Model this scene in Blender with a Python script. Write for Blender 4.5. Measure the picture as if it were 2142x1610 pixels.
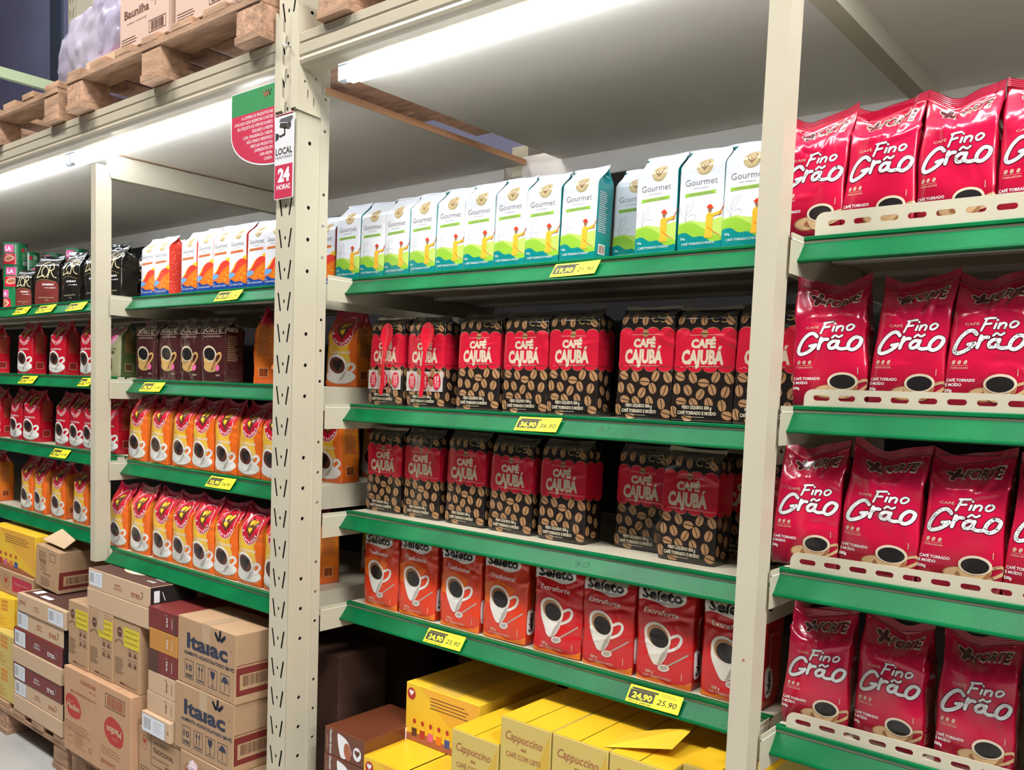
import bpy, bmesh, math, random
import numpy as np
from mathutils import Vector, Matrix
from mathutils.geometry import tessellate_polygon
for _o in list(bpy.data.objects): bpy.data.objects.remove(_o, do_unlink=True)
SC = bpy.context.scene; COL = SC.collection
R = math.radians

# ---------------------------------------------------------------- camera
F = 1839.7; PX, PY = 1000.25, 957.3; IW, IH = 2142, 1610
yaw, pit, rol = R(40.543), R(4.330), R(2.005)
CAM = Vector((0, -1.45, 1.45))
fw = Vector((-math.sin(yaw)*math.cos(pit), math.cos(yaw)*math.cos(pit), -math.sin(pit)))
r0 = Vector((math.cos(yaw), math.sin(yaw), 0)); u0 = r0.cross(fw)
rt = math.cos(rol)*r0 + math.sin(rol)*u0; up = -math.sin(rol)*r0 + math.cos(rol)*u0
cd = bpy.data.cameras.new('camera'); cam = bpy.data.objects.new('camera', cd); COL.objects.link(cam)
M = Matrix((rt, up, -fw)).transposed().to_4x4(); M.translation = CAM; cam.matrix_world = M
cd.sensor_width = 36; cd.lens = F*36/IW; cd.shift_x = (IW/2-PX)/IW; cd.shift_y = (PY-IH/2)/IW
cd.clip_start = 0.02; SC.camera = cam
def ray(x, y): return fw*F + rt*(x-PX) - up*(y-PY)
def at(x, y, Y):                     # point of the plane at depth Y seen at a pixel of the photo
    d = ray(x, y); return CAM + d*((Y-CAM.y)/d.y)
def atz(x, y, Z):
    d = ray(x, y); return CAM + d*((Z-CAM.z)/d.z)
def atx(x, y, X):
    d = ray(x, y); return CAM + d*((X-CAM.x)/d.x)

# ---------------------------------------------------------------- light and exposure
SC.view_settings.view_transform = 'Standard'; SC.view_settings.look = 'None'
SC.view_settings.gamma = 1; SC.view_settings.use_curve_mapping = False
SC.view_settings.exposure = 0.0
w = bpy.data.worlds.new('world'); SC.world = w; w.use_nodes = True
w.node_tree.nodes['Background'].inputs[0].default_value = (0.80, 0.82, 0.92, 1)
w.node_tree.nodes['Background'].inputs[1].default_value = 0.045
def area(name, loc, target, sx, sy, power, col=(1, .98, .95)):
    l = bpy.data.lights.new(name, 'AREA'); l.shape = 'RECTANGLE'; l.size = sx; l.size_y = sy; l.energy = power; l.color = col
    o = bpy.data.objects.new(name, l); COL.objects.link(o); o.location = loc
    o.rotation_euler = (Vector(target)-Vector(loc)).to_track_quat('-Z', 'Y').to_euler(); return o
# rows of store ceiling lamps over the aisle
area('ceiling_lamp', (2.6, -1.8, 5.0), (-.4, .1, 1.0), 1.8, .4, 230)
area('ceiling_lamp', (-.3, -1.8, 5.0), (-.9, .1, 1.0), 1.8, .4, 150)
area('ceiling_lamp', (-3.4, -1.8, 5.0), (-3.0, .1, 1.0), 1.8, .4, 190)
area('aisle_lamp', (4.2, -1.9, 3.2), (-1.2, 0, 1.0), 1.4, .6, 100)
area('far_aisle_lamp', (-8, 1.2, 7.5), (-9.5, 3.5, 4.5), 2.5, .8, 260, (.85, .87, 1))  # added fill light, not a store fitting: lifts the dark rear wall

# ---------------------------------------------------------------- materials
MATS = {}
def mat(name, col, rough=.5, spec=.5, metal=0, coat=0, noise=0, nscale=8, bump=0, bscale=60, emit=0, alpha=1, trans=0, stretch=None, col2=None):
    if name in MATS: return MATS[name]
    m = bpy.data.materials.new(name); m.use_nodes = True; nt = m.node_tree; b = nt.nodes['Principled BSDF']
    c = (*col, 1)
    b.inputs['Base Color'].default_value = c; b.inputs['Roughness'].default_value = rough
    b.inputs['Specular IOR Level'].default_value = spec; b.inputs['Metallic'].default_value = metal
    b.inputs['Coat Weight'].default_value = coat; b.inputs['Coat Roughness'].default_value = .12
    if alpha < 1: b.inputs['Alpha'].default_value = alpha
    if trans: b.inputs['Transmission Weight'].default_value = trans
    if emit: b.inputs['Emission Color'].default_value = c; b.inputs['Emission Strength'].default_value = emit
    if noise or bump:
        tc = nt.nodes.new('ShaderNodeTexCoord'); mp = nt.nodes.new('ShaderNodeMapping')
        nt.links.new(tc.outputs['Object'], mp.inputs[0])
        if stretch: mp.inputs['Scale'].default_value = stretch
    if noise:
        n = nt.nodes.new('ShaderNodeTexNoise'); n.inputs['Scale'].default_value = nscale; n.inputs['Detail'].default_value = 5
        nt.links.new(mp.outputs[0], n.inputs[0])
        rp = nt.nodes.new('ShaderNodeValToRGB'); rp.color_ramp.elements[0].position = .3; rp.color_ramp.elements[1].position = .72
        d = col2 or tuple(max(0, k*(1-noise)) for k in col)
        rp.color_ramp.elements[0].color = (*d, 1); rp.color_ramp.elements[1].color = (*(tuple(min(1, k*(1+noise*.4)) for k in col)), 1)
        nt.links.new(n.outputs[0], rp.inputs[0]); nt.links.new(rp.outputs[0], b.inputs['Base Color'])
    if bump:
        n2 = nt.nodes.new('ShaderNodeTexNoise'); n2.inputs['Scale'].default_value = bscale; n2.inputs['Detail'].default_value = 3
        nt.links.new(mp.outputs[0], n2.inputs[0])
        bp = nt.nodes.new('ShaderNodeBump'); bp.inputs['Strength'].default_value = bump; bp.inputs['Distance'].default_value = .004
        nt.links.new(n2.outputs[0], bp.inputs['Height']); nt.links.new(bp.outputs[0], b.inputs['Normal'])
    MATS[name] = m; return m
def film(name, stops, rough=.3, diag=0.0):
    """glossy printed film: colour bands that run up the bag (UV v in 0..1), optionally slanted"""
    if name in MATS: return MATS[name]
    m = bpy.data.materials.new(name); m.use_nodes = True; nt = m.node_tree; b = nt.nodes['Principled BSDF']
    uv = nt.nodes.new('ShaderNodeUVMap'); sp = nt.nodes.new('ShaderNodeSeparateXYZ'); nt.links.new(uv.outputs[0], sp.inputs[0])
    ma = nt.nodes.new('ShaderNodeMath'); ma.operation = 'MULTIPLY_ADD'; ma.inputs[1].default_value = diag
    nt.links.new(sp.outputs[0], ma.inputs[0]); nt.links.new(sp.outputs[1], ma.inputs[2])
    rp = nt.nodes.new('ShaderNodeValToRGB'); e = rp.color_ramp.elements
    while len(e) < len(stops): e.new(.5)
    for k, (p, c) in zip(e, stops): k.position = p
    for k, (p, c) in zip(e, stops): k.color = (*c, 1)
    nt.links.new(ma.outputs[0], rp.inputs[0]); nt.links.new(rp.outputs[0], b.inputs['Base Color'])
    b.inputs['Roughness'].default_value = rough; b.inputs['Coat Weight'].default_value = .5; b.inputs['Coat Roughness'].default_value = .12
    MATS[name] = m; return m
CREAM = mat('cream_powder_coat', (.53, .485, .37), .38, noise=.07, nscale=3, bump=.05, bscale=300)
CREAMD = mat('cream_board', (.80, .755, .69), .55, noise=.05, nscale=2)
GREEN = mat('green_painted_steel', (.003, .135, .042), .33, spec=.14, coat=0, noise=.3, nscale=7, bump=.10, bscale=420)
DARK = mat('dark_hardboard', (.02, .015, .013), .8, noise=.4, nscale=5)  # near-black tone carries the shade at the back of the shelves
HOLE = mat('dark_inner_steel', (.008, .007, .006), .9, spec=.1)  # black that paints in the shade inside the hollow uprights
WOOD = mat('pallet_wood', (.42, .25, .15), .8, noise=.45, nscale=7, bump=.4, bscale=50, stretch=(1, 6, 6))
WOODB = mat('pallet_chipboard', (.46, .27, .17), .85, noise=.45, nscale=45, bump=.6, bscale=120)
MDF = mat('raw_board_edge', (.45, .24, .12), .7)
CARD = mat('kraft_cardboard', (.43, .27, .15), .75, noise=.10, nscale=10, bump=.05, bscale=90)
CARD2 = mat('pale_cardboard', (.60, .42, .26), .7, noise=.08, nscale=10)
TUBE = mat('lamp_diffuser', (.86, .92, 1), .5, emit=27)
LAMPW = mat('white_lamp_housing', (.75, .8, .9), .35)
CONC = mat('polished_concrete', (.42, .41, .385), .45, noise=.18, nscale=2.2, bump=.05)
STEEL = mat('zinc_steel', (.6, .6, .6), .3, metal=1)
def ink(name, c, rough=.32, coat=.4): return mat('ink_'+name, c, rough, coat=coat)
def flat(name, c): return mat('print_'+name, c, .6)
W_ = ink('white', (.82, .82, .82)); K_ = ink('black', (.012, .010, .010)); CRM = ink('cream', (.62, .52, .38))
RED = ink('red', (.55, .008, .03)); MAR = ink('maroon', (.07, .006, .012)); GOLD = ink('gold', (.50, .36, .12)); YEL = ink('yellow', (.85, .52, .03))
ORG = ink('orange', (.75, .17, .015)); TEAL = ink('teal', (.0, .22, .21)); LIME = ink('lime', (.27, .50, .04)); LIME2 = ink('pale_lime', (.45, .62, .12))
BLUE = ink('blue', (.008, .06, .30)); SKY = ink('light_blue', (.15, .38, .75)); BRN = ink('brown', (.10, .03, .015)); BRN2 = ink('mid_brown', (.28, .12, .05))
BEAN = ink('bean', (.38, .20, .09)); TAN = ink('tan', (.50, .33, .17)); GREY = ink('grey', (.22, .20, .22)); PALE = ink('pale_grey', (.55, .54, .55)); PINK = ink('pink', (.70, .10, .28))
RORG = ink('red_orange', (.72, .06, .02)); PGRN = ink('green', (.02, .20, .06)); CUPW = ink('cup_white', (.74, .72, .68)); CUPS = ink('cup_grey', (.42, .38, .34))
fK = flat('black', (.03, .025, .02)); fW = flat('white', (.78, .78, .80)); fR = flat('red', (.42, .03, .025)); fN = flat('navy', (.02, .028, .06)); fM = flat('dark_red', (.17, .02, .015))
fB = flat('brown', (.10, .035, .02)); fBr = flat('rust', (.38, .11, .05)); fY = flat('yellow', (.85, .55, .03)); fG = flat('grey', (.30, .29, .27)); fMar = flat('maroon', (.16, .012, .02)); fO = flat('orange', (.62, .24, .03))
fYD = flat('mustard', (.60, .38, .05)); fYB = flat('bright_yellow', (.85, .80, .02)); fGr = flat('sign_green', (.03, .22, .07)); fPk = flat('sign_red', (.46, .02, .06))

# ---------------------------------------------------------------- helpers
def tag(o, label=None, cat=None, group=None, kind=None):
    for k, v in (('label', label), ('category', cat), ('group', group), ('kind', kind)):
        if v: o[k] = v
    return o
def mesh_obj(name, V, Fc, mats, mi=None, parent=None, smooth=False, uv=None, loc=None):
    me = bpy.data.meshes.new(name); me.from_pydata([tuple(v) for v in V], [], [tuple(f) for f in Fc])
    for m in mats: me.materials.append(m)
    if mi is not None: me.polygons.foreach_set('material_index', np.asarray(mi, dtype=np.int32))
    if smooth is True: me.polygons.foreach_set('use_smooth', [True]*len(me.polygons))
    elif smooth is not False: me.polygons.foreach_set('use_smooth', list(smooth))
    if uv is not None:
        l = me.uv_layers.new(name='UVMap'); li = np.empty(len(me.loops), dtype=np.int32); me.loops.foreach_get('vertex_index', li)
        l.data.foreach_set('uv', np.asarray(uv, dtype=np.float32)[li].ravel())
    me.update(); o = bpy.data.objects.new(name, me); COL.objects.link(o)
    if parent: o.parent = parent
    if loc is not None: o.location = loc
    return o
def empty(name, loc=(0, 0, 0), rz=0):
    o = bpy.data.objects.new(name, None); COL.objects.link(o); o.location = loc; o.rotation_euler = (0, 0, rz); o.empty_display_size = .05; return o
class MB:
    def __init__(s): s.V = []; s.F = []; s.I = []; s.mats = []
    def m(s, mt):
        if mt not in s.mats: s.mats.append(mt)
        return s.mats.index(mt)
    def add(s, V, Fc, mt):
        n = len(s.V); s.V += [Vector(v) for v in V]; s.F += [tuple(i+n for i in f) for f in Fc]; s.I += [s.m(mt)]*len(Fc); return s
    def box(s, x0, x1, y0, y1, z0, z1, mt, b=0, skew=None):
        if b:
            bm = bmesh.new(); bmesh.ops.create_cube(bm, size=1)
            for v in bm.verts: v.co = Vector(((x0+x1)/2+v.co.x*(x1-x0), (y0+y1)/2+v.co.y*(y1-y0), (z0+z1)/2+v.co.z*(z1-z0)))
            bmesh.ops.bevel(bm, geom=list(bm.edges), offset=b, segments=2, affect='EDGES', profile=.5)
            bm.verts.index_update(); s.add([v.co.copy() for v in bm.verts], [[v.index for v in f.verts] for f in bm.faces], mt); bm.free(); return s
        V = [(x, y, z) for x in (x0, x1) for y in (y0, y1) for z in (z0, z1)]
        return s.add(V, [(0, 1, 3, 2), (4, 6, 7, 5), (0, 4, 5, 1), (2, 3, 7, 6), (0, 2, 6, 4), (1, 5, 7, 3)], mt)
    def extrude_x(s, prof, x0, x1, mt):          # closed profile of (y, z)
        n = len(prof); V = [(x0, y, z) for y, z in prof]+[(x1, y, z) for y, z in prof]
        Fc = [(i, (i+1) % n, n+(i+1) % n, n+i) for i in range(n)]+[tuple(range(n))[::-1], tuple(range(n, 2*n))]
        return s.add(V, Fc, mt)
    def plate(s, outer, holes, t, fn, mt):       # 2-D outline with holes, thickness t; fn(a, b, d) -> point
        loops = [outer]+holes; pts = [p for l in loops for p in l]
        tri = tessellate_polygon([[Vector((a, b, 0)) for a, b in l] for l in loops]); n = len(pts)
        V = [fn(a, b, 0) for a, b in pts]+[fn(a, b, t) for a, b in pts]; Fc = [tuple(k) for k in tri]+[(k[2]+n, k[1]+n, k[0]+n) for k in tri]
        o = 0
        for l in loops:
            for i in range(len(l)): j = (i+1) % len(l); Fc.append((o+i, o+j, n+o+j, n+o+i))
            o += len(l)
        return s.add(V, Fc, mt)
    def tube(s, pts, r, mt, seg=10, cap=True):
        pts = [Vector(p) for p in pts]; V = []; Fc = []
        rr = r if isinstance(r, (list, tuple)) else [r]*len(pts)
        for i, p in enumerate(pts):
            d = (pts[min(i+1, len(pts)-1)]-pts[max(i-1, 0)]).normalized(); a = d.cross(Vector((0, 0, 1)))
            if a.length < 1e-3: a = Vector((1, 0, 0))
            a.normalize(); c = d.cross(a)
            V += [p+(a*math.cos(t)+c*math.sin(t))*rr[i] for t in [2*math.pi*k/seg for k in range(seg)]]
        for i in range(len(pts)-1):
            for k in range(seg): Fc.append((i*seg+k, i*seg+(k+1) % seg, (i+1)*seg+(k+1) % seg, (i+1)*seg+k))
        if cap: Fc += [tuple(range(seg))[::-1], tuple(range((len(pts)-1)*seg, len(pts)*seg))]
        return s.add(V, Fc, mt)
    def build(s, name, parent=None, smooth=False, loc=None):
        o = mesh_obj(name, s.V, s.F, s.mats, s.I, parent, smooth, loc=loc)
        bm = bmesh.new(); bm.from_mesh(o.data); bmesh.ops.recalc_face_normals(bm, faces=bm.faces); bm.to_mesh(o.data); bm.free(); return o

def circ(cx, cy, rx, ry=None, n=16, rot=0, a0=0, a1=2*math.pi):
    ry = rx if ry is None else ry; full = abs(a1-a0-2*math.pi) < 1e-6; out = []
    for k in range(n if full else n+1):
        t = a0+(a1-a0)*k/n; x, y = rx*math.cos(t), ry*math.sin(t)
        out.append((cx+x*math.cos(rot)-y*math.sin(rot), cy+x*math.sin(rot)+y*math.cos(rot)))
    return out
def slot(cx, cy, L, h, rot=0, n=5):
    out = []
    for sgn in (1, -1):
        for k in range(n+1):
            t = -math.pi/2+math.pi*k/n; x, y = sgn*((L-h)/2+h/2*math.cos(t)), sgn*h/2*math.sin(t)
            out.append((cx+x*math.cos(rot)-y*math.sin(rot), cy+x*math.sin(rot)+y*math.cos(rot)))
    return out
def smooth_pts(p, n=5, closed=False):
    if len(p) < 3: return [tuple(q) for q in p]
    out = []; N = len(p)
    for i in range(N if closed else N-1):
        a = p[(i-1) % N] if (closed or i > 0) else p[0]; b = p[i]; c = p[(i+1) % N]; d = p[(i+2) % N] if (closed or i+2 < N) else p[-1]
        for k in range(n):
            t = k/n; out.append(tuple(.5*((2*b[j])+(-a[j]+c[j])*t+(2*a[j]-5*b[j]+4*c[j]-d[j])*t*t+(-a[j]+3*b[j]-3*c[j]+d[j])*t**3) for j in (0, 1)))
    if not closed: out.append(tuple(p[-1]))
    return out

# ---------------------------------------------------------------- flat artwork (millimetres)
_TX = {}
def glyphs(txt, bold, shear):
    k = (txt, bold, shear)
    if k not in _TX:
        c = bpy.data.curves.new('t', 'FONT'); c.body = txt; c.size = 1; c.offset = bold; c.shear = shear; c.resolution_u = 2; c.fill_mode = 'FRONT'
        o = bpy.data.objects.new('t', c); me = o.to_mesh()
        V = np.array([v.co[:2] for v in me.vertices]) if len(me.vertices) else np.zeros((0, 2))
        T = [tuple(p.vertices) for p in me.polygons]; o.to_mesh_clear(); bpy.data.objects.remove(o); bpy.data.curves.remove(c)
        _TX[k] = (V, T)
    return _TX[k]
class Art:
    def __init__(s): s.items = []
    def raw(s, V, T, m, layer):
        if len(T): s.items.append((np.asarray(V, float), T, m, layer))
        return s
    def poly(s, pts, m, layer=0):
        tri = tessellate_polygon([[Vector((a, b, 0)) for a, b in pts]]); return s.raw(pts, [tuple(t) for t in tri], m, layer)
    def rect(s, x0, z0, x1, z1, m, layer=0): return s.raw([(x0, z0), (x1, z0), (x1, z1), (x0, z1)], [(0, 1, 2, 3)], m, layer)
    def frame(s, x0, z0, x1, z1, t, m, layer=1):
        for a in ((x0, z0, x1, z0+t), (x0, z1-t, x1, z1), (x0, z0, x0+t, z1), (x1-t, z0, x1, z1)): s.rect(*a, m, layer)
        return s
    def ell(s, cx, cz, rx, rz, m, layer=0, rot=0, n=24): return s.raw(circ(cx, cz, rx, rz, n, rot), [tuple(range(n))], m, layer)
    def stroke(s, pts, wd, m, layer=1, sm=4, closed=False, caps=True):
        p = smooth_pts(pts, sm, closed) if sm else list(pts)
        if closed: p.append(p[0])
        V = []; T = []; n = len(p)
        for i in range(n-1):
            (ax, ay), (bx, by) = p[i], p[i+1]; L = math.hypot(bx-ax, by-ay)
            if L < 1e-6: continue
            nx, ny = -(by-ay)/L*wd/2, (bx-ax)/L*wd/2; k = len(V)
            V += [(ax+nx, ay+ny), (ax-nx, ay-ny), (bx-nx, by-ny), (bx+nx, by+ny)]; T.append((k, k+1, k+2, k+3))
        if caps and wd > 1.2:
            for q in p:
                k = len(V); V += circ(q[0], q[1], wd/2, wd/2, 8); T.append(tuple(range(k, k+8)))
        return s.raw(V, T, m, layer)
    def text(s, t, x, z, h, m, w=None, bold=0., shear=0., rot=0, layer=1, al='C'):
        V, T = glyphs(t, bold, shear)
        if not len(V): return s
        V = V.copy(); sc = h/.72; x0, x1 = V[:, 0].min(), V[:, 0].max(); sx = sc if w is None else w/(x1-x0)
        o = {'C': (x0+x1)/2, 'L': x0, 'R': x1}[al]; X = (V[:, 0]-o)*sx; Z = (V[:, 1]-.36)*sc
        c, q = math.cos(rot), math.sin(rot); return s.raw(np.stack([x+X*c-Z*q, z+X*q+Z*c], 1), T, m, layer)
    def arc(s, t, cx, cz, rx, rz, a0, a1, h, m, layer=2, bold=.02):
        for i, ch in enumerate(t):
            if ch == ' ': continue
            a = a0+(a1-a0)*i/(len(t)-1); dx, dz = -rx*math.sin(a)*(a1-a0), rz*math.cos(a)*(a1-a0)
            s.text(ch, cx+rx*math.cos(a), cz+rz*math.sin(a), h, m, rot=math.atan2(dz, dx), layer=layer, bold=bold)
        return s
    def barcode(s, x0, z0, x1, z1, m, layer=1, seed=1, n=22):
        rnd = random.Random(seed); x = x0; u = (x1-x0)/n
        while x < x1-u*.4:
            wd = u*rnd.choice((.35, .5, .8)); s.rect(x, z0, min(x+wd, x1), z1, m, layer); x += wd+u*rnd.choice((.3, .45, .7))
        return s
    def lines(s, x0, x1, z1, n, gap, t, m, layer=1, seed=3):          # body copy too small to read
        rnd = random.Random(seed)
        for i in range(n): s.rect(x0, z1-i*gap-t, x0+(x1-x0)*rnd.uniform(.7, 1), z1-i*gap, m, layer)
        return s
    def onto(s, mb, fn, off=.0005, step=.0002):                      # flat faces: fn(a, b, d) in metres
        for V, T, m, l in s.items: mb.add([fn(a/1000, b/1000, off+step*l) for a, b in V], T, m)
    def cut(s, sg, zg):
        out = []
        for key in sorted({(it[2].name, it[3]) for it in s.items}):
            bm = bmesh.new(); m = None
            for V, T, mm, l in s.items:
                if (mm.name, l) != key: continue
                m = mm; vs = [bm.verts.new((a, b, 0)) for a, b in V]
                for t in T:
                    try: bm.faces.new([vs[i] for i in t])
                    except ValueError: pass
            if not bm.faces: bm.free(); continue
            xs = [v.co.x for v in bm.verts]; zs = [v.co.y for v in bm.verts]
            for ax, gr, lo, hi in ((0, sg, min(xs), max(xs)), (1, zg, min(zs), max(zs))):
                no = (1, 0, 0) if ax == 0 else (0, 1, 0)
                for g in gr:
                    if lo < g < hi: bmesh.ops.bisect_plane(bm, geom=bm.verts[:]+bm.edges[:]+bm.faces[:], dist=1e-5, plane_co=(g, 0, 0) if ax == 0 else (0, g, 0), plane_no=no)
            bm.verts.index_update()
            out.append((np.array([v.co[:2] for v in bm.verts]), [[v.index for v in f.verts] for f in bm.faces], m, key[1])); bm.free()
        return out

# ---------------------------------------------------------------- soft packs
def smst(t): t = np.clip(t, 0, 1); return t*t*(3-2*t)
class Pack:
    def __init__(s, W, D, H, ts=.72, bulge=5, crump=1.2, ncr=16, ears=6, pinch=.5, seed=1, fold=.42, nf=34, ns=10, step=3.8, botr=3, vfold=0, taper=0):
        rng = np.random.default_rng(seed); s.W, s.D, s.H = W, D, H
        zg = np.linspace(0, H, int(H/step)+1); sf = np.linspace(-W/2, W/2, nf+1); ss = np.linspace(0, D, ns+1)[1:]; sb = np.linspace(0, W, 9)[1:]; sl = np.linspace(0, D, ns+1)[1:-1]
        S = np.concatenate([sf, W/2+ss, W/2+D+sb, W/2+D+W+sl]); nc = len(S); s.S = S; s.zg = zg; s.front = np.concatenate([sf, W/2+ss])
        Z, A = np.meshgrid(zg, np.arange(nc), indexing='ij'); Sx = S[A]
        k = smst((Z/H-ts)/(1-ts)); d = D*(1-k)+2.0*k; y0 = (D-2)*k*pinch
        wd = W*(1+.015*k); wd = wd*(1-.02*np.exp(-(Z/12)**2))*(1-taper*smst(Z/H/ .9)*(1-k*.8)); shx = rng.uniform(-.045, .045); g = k*min(D*fold, W*.22)
        X = np.zeros_like(Z); Y = np.zeros_like(Z)
        f = Sx <= W/2+1e-6; r = (~f) & (Sx <= W/2+D+1e-6); b = (~f) & (~r) & (Sx <= W/2+D+W+1e-6); l = ~(f | r | b)
        xi = np.where(f, Sx/(W/2), 0); X[f] = (xi*wd/2)[f]
        bl = bulge*(1-np.abs(xi)**2.4)*np.sin(np.pi*np.clip(Z/H/.95, 0, 1))**.7*(1-.5*k); Y[f] = (y0-bl+botr*np.abs(xi)**10*(1-k))[f]
        t = np.where(r, (Sx-W/2)/D, 0); X[r] = (wd/2-g*(1-np.abs(2*t-1)) + bulge*.2*(1-k)*np.sin(np.pi*t)*np.sin(np.pi*Z/H) )[r]; Y[r] = (y0+d*t)[r]
        t = np.where(b, (Sx-W/2-D)/W, 0); X[b] = (wd/2*(1-2*t))[b]; Y[b] = (y0+d+bulge*.5*(1-np.abs(2*t-1)**2)*(1-k))[b]
        t = np.where(l, (Sx-W/2-D-W)/D, 0); X[l] = (-wd/2+g*(1-np.abs(2*t-1)) - bulge*.2*(1-k)*np.sin(np.pi*t)*np.sin(np.pi*Z/H))[l]; Y[l] = (y0+d*(1-t))[l]
        u = np.clip(np.abs(X)/(W/2), 0, 1); e = rng.uniform(.3, 1, 2)*ears
        ZZ = Z + k*(np.where(X > 0, e[1], e[0])*u**1.8 - ears*.7*rng.uniform(.2, 1)*np.exp(-((X-rng.uniform(-.3, .3)*W)/(W*.22))**2))
        ZZ = np.maximum(ZZ, 0)
        X = X+shx*np.maximum(Z-20, 0)*(1 if vfold else .15); P = np.stack([X, Y, ZZ], -1)
        N = s.normals(P)
        dsp = np.zeros_like(Z)
        def crease(cx, cz, a, L, wdt, amp):
            q = (Sx-cx)*math.cos(a)+(Z-cz)*math.sin(a); p = -(Sx-cx)*math.sin(a)+(Z-cz)*math.cos(a)
            return amp*np.maximum(0, 1-np.abs(p)/wdt)*np.exp(-(q/L)**2)
        for _ in range(ncr):
            hi = rng.random() < .6; cz = H*(rng.uniform(.68, .98) if hi else rng.uniform(.03, .7)); cx = rng.uniform(-W/2, W/2+D)
            a = rng.uniform(-.6, .6)+(math.pi/2 if rng.random() < .35 else 0)
            dsp += crease(cx, cz, a, rng.uniform(12, 42), rng.uniform(4, 9), crump*rng.uniform(-1.0, 1.2)*(1.3 if hi else .6))
        if vfold:
            for sg in (-1, 1):
                dsp += crease(sg*W*.27, H*.86, sg*rng.uniform(.75, 1.15), 26, 6, vfold*rng.uniform(.6, 1.2)); dsp -= crease(sg*W*.15, H*.90, sg*rng.uniform(.5, .9), 20, 7, vfold*.7)
            dsp += crease(rng.uniform(-8, 8), H*.78, 1.57, 22, 7, vfold*.6)
        for _ in range(6):
            fx, fz, ph = rng.uniform(.02, .09), rng.uniform(.02, .08), rng.uniform(0, 6); dsp += crump*.28*np.sin(Sx*fx+ph)*np.sin(Z*fz+ph*2)
        dsp *= smst(Z/8)*.75+.25; P = P+N*dsp[..., None]; P[..., 2] = np.maximum(P[..., 2], 0)
        s.P = P; s.N = s.normals(P); s.nc = nc
    def normals(s, P):
        du = np.roll(P, -1, 1)-np.roll(P, 1, 1); dv = np.gradient(P, axis=0); N = np.cross(du, dv); return N/np.maximum(np.linalg.norm(N, axis=-1, keepdims=True), 1e-9)
    def mapp(s, V, off):
        x = np.clip(V[:, 0], s.front[0], s.front[-1]-1e-4); z = np.clip(V[:, 1], 0, s.H-1e-4)
        i = np.clip(np.searchsorted(s.front, x, 'right')-1, 0, len(s.front)-2); j = np.clip(np.searchsorted(s.zg, z, 'right')-1, 0, len(s.zg)-2)
        a = ((x-s.front[i])/(s.front[i+1]-s.front[i]))[:, None]; b = ((z-s.zg[j])/(s.zg[j+1]-s.zg[j]))[:, None]
        def bl(G): return (G[j, i]*(1-a)+G[j, i+1]*a)*(1-b)+(G[j+1, i]*(1-a)+G[j+1, i+1]*a)*b
        return bl(s.P)+bl(s.N)*off
    def build(s, name, base, cuts, side=None, parent=None):
        nz, nc = s.P.shape[:2]; V = list(s.P.reshape(-1, 3)); Fc = []; I = []; mats = [base]+([side] if side else [])
        nfr = int((s.S <= s.W/2+1e-6).sum())-1; isb = (s.S > s.W/2-1e-6)
        UV = [((s.S[i]+s.W/2)/s.W, s.zg[j]/s.H) for j in range(nz) for i in range(nc)]
        for j in range(nz-1):
            for i in range(nc):
                i2 = (i+1) % nc; Fc.append((j*nc+i, j*nc+i2, (j+1)*nc+i2, (j+1)*nc+i)); I.append(1 if side and i >= nfr else 0)
        Fc.append(tuple(range(nc))[::-1]); I.append(0); Fc.append(tuple(range((nz-1)*nc, nz*nc))); I.append(0)
        nb = len(V); sm = [True]*(len(Fc)-2)+[False]*2
        for v2, fs, m, layer in cuts:
            if m not in mats: mats.append(m)
            k = mats.index(m); o = len(V); V += list(s.mapp(v2, .35+.22*layer)); UV += [(.5, .5)]*len(v2)
            Fc += [tuple(q+o for q in f) for f in fs]; I += [k]*len(fs); sm += [True]*len(fs)
        return mesh_obj(name, np.array(V)/1000, Fc, mats, I, parent, sm, UV)
    def seal(s, name, m, h, parent, seed=1, fall=0., crimp=.8, z0=-3):
        """crimped strip that closes the top, standing up from the last row"""
        rng = np.random.default_rng(seed); top = s.P[-1]; nfr = int((s.S <= s.W/2+1e-6).sum()); f = top[:nfr]; nh = max(5, int(h/1.6)); V = []; Fc = []
        x = f[:, 0]; a, b, c = rng.uniform(-1, 1, 3); ww = np.linspace(0, 1, nfr)
        for j in range(nh+1):
            t = j/nh; y = f[:, 1]+1+t*h*fall*(1+.3*np.sin(ww*7+a*3)) + (1.6*a*np.sin(ww*9+b*5)+1.2*b*np.sin(ww*17+c*3))*t + crimp*.35*((j % 2)*2-1)
            z = f[:, 2]+z0+t*h*(1-.35*abs(fall))+1.2*c*np.sin(ww*6)*t
            for yy in (0, 1): V.append(np.stack([x*(1+.004*t), y+yy*.9, z], -1))
        n = nfr; V = np.array(V).reshape(-1, 3)
        def q(j, yy, i): return (j*2+yy)*n+i
        for j in range(nh):
            for i in range(n-1):
                Fc.append((q(j, 0, i), q(j, 0, i+1), q(j+1, 0, i+1), q(j+1, 0, i))); Fc.append((q(j, 1, i), q(j+1, 1, i), q(j+1, 1, i+1), q(j, 1, i+1)))
            for i, r_ in ((0, 0), (n-1, 1)):
                e = (q(j, 0, i), q(j+1, 0, i), q(j+1, 1, i), q(j, 1, i)); Fc.append(e if r_ == 0 else e[::-1])
        for i in range(n-1): Fc.append((q(nh, 0, i), q(nh, 0, i+1), q(nh, 1, i+1), q(nh, 1, i))); Fc.append((q(0, 0, i+1), q(0, 0, i), q(0, 1, i), q(0, 1, i+1)))
        return mesh_obj(name, V/1000, Fc, [m], None, parent, False, np.tile([.5, .99], (len(V), 1)))

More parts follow.
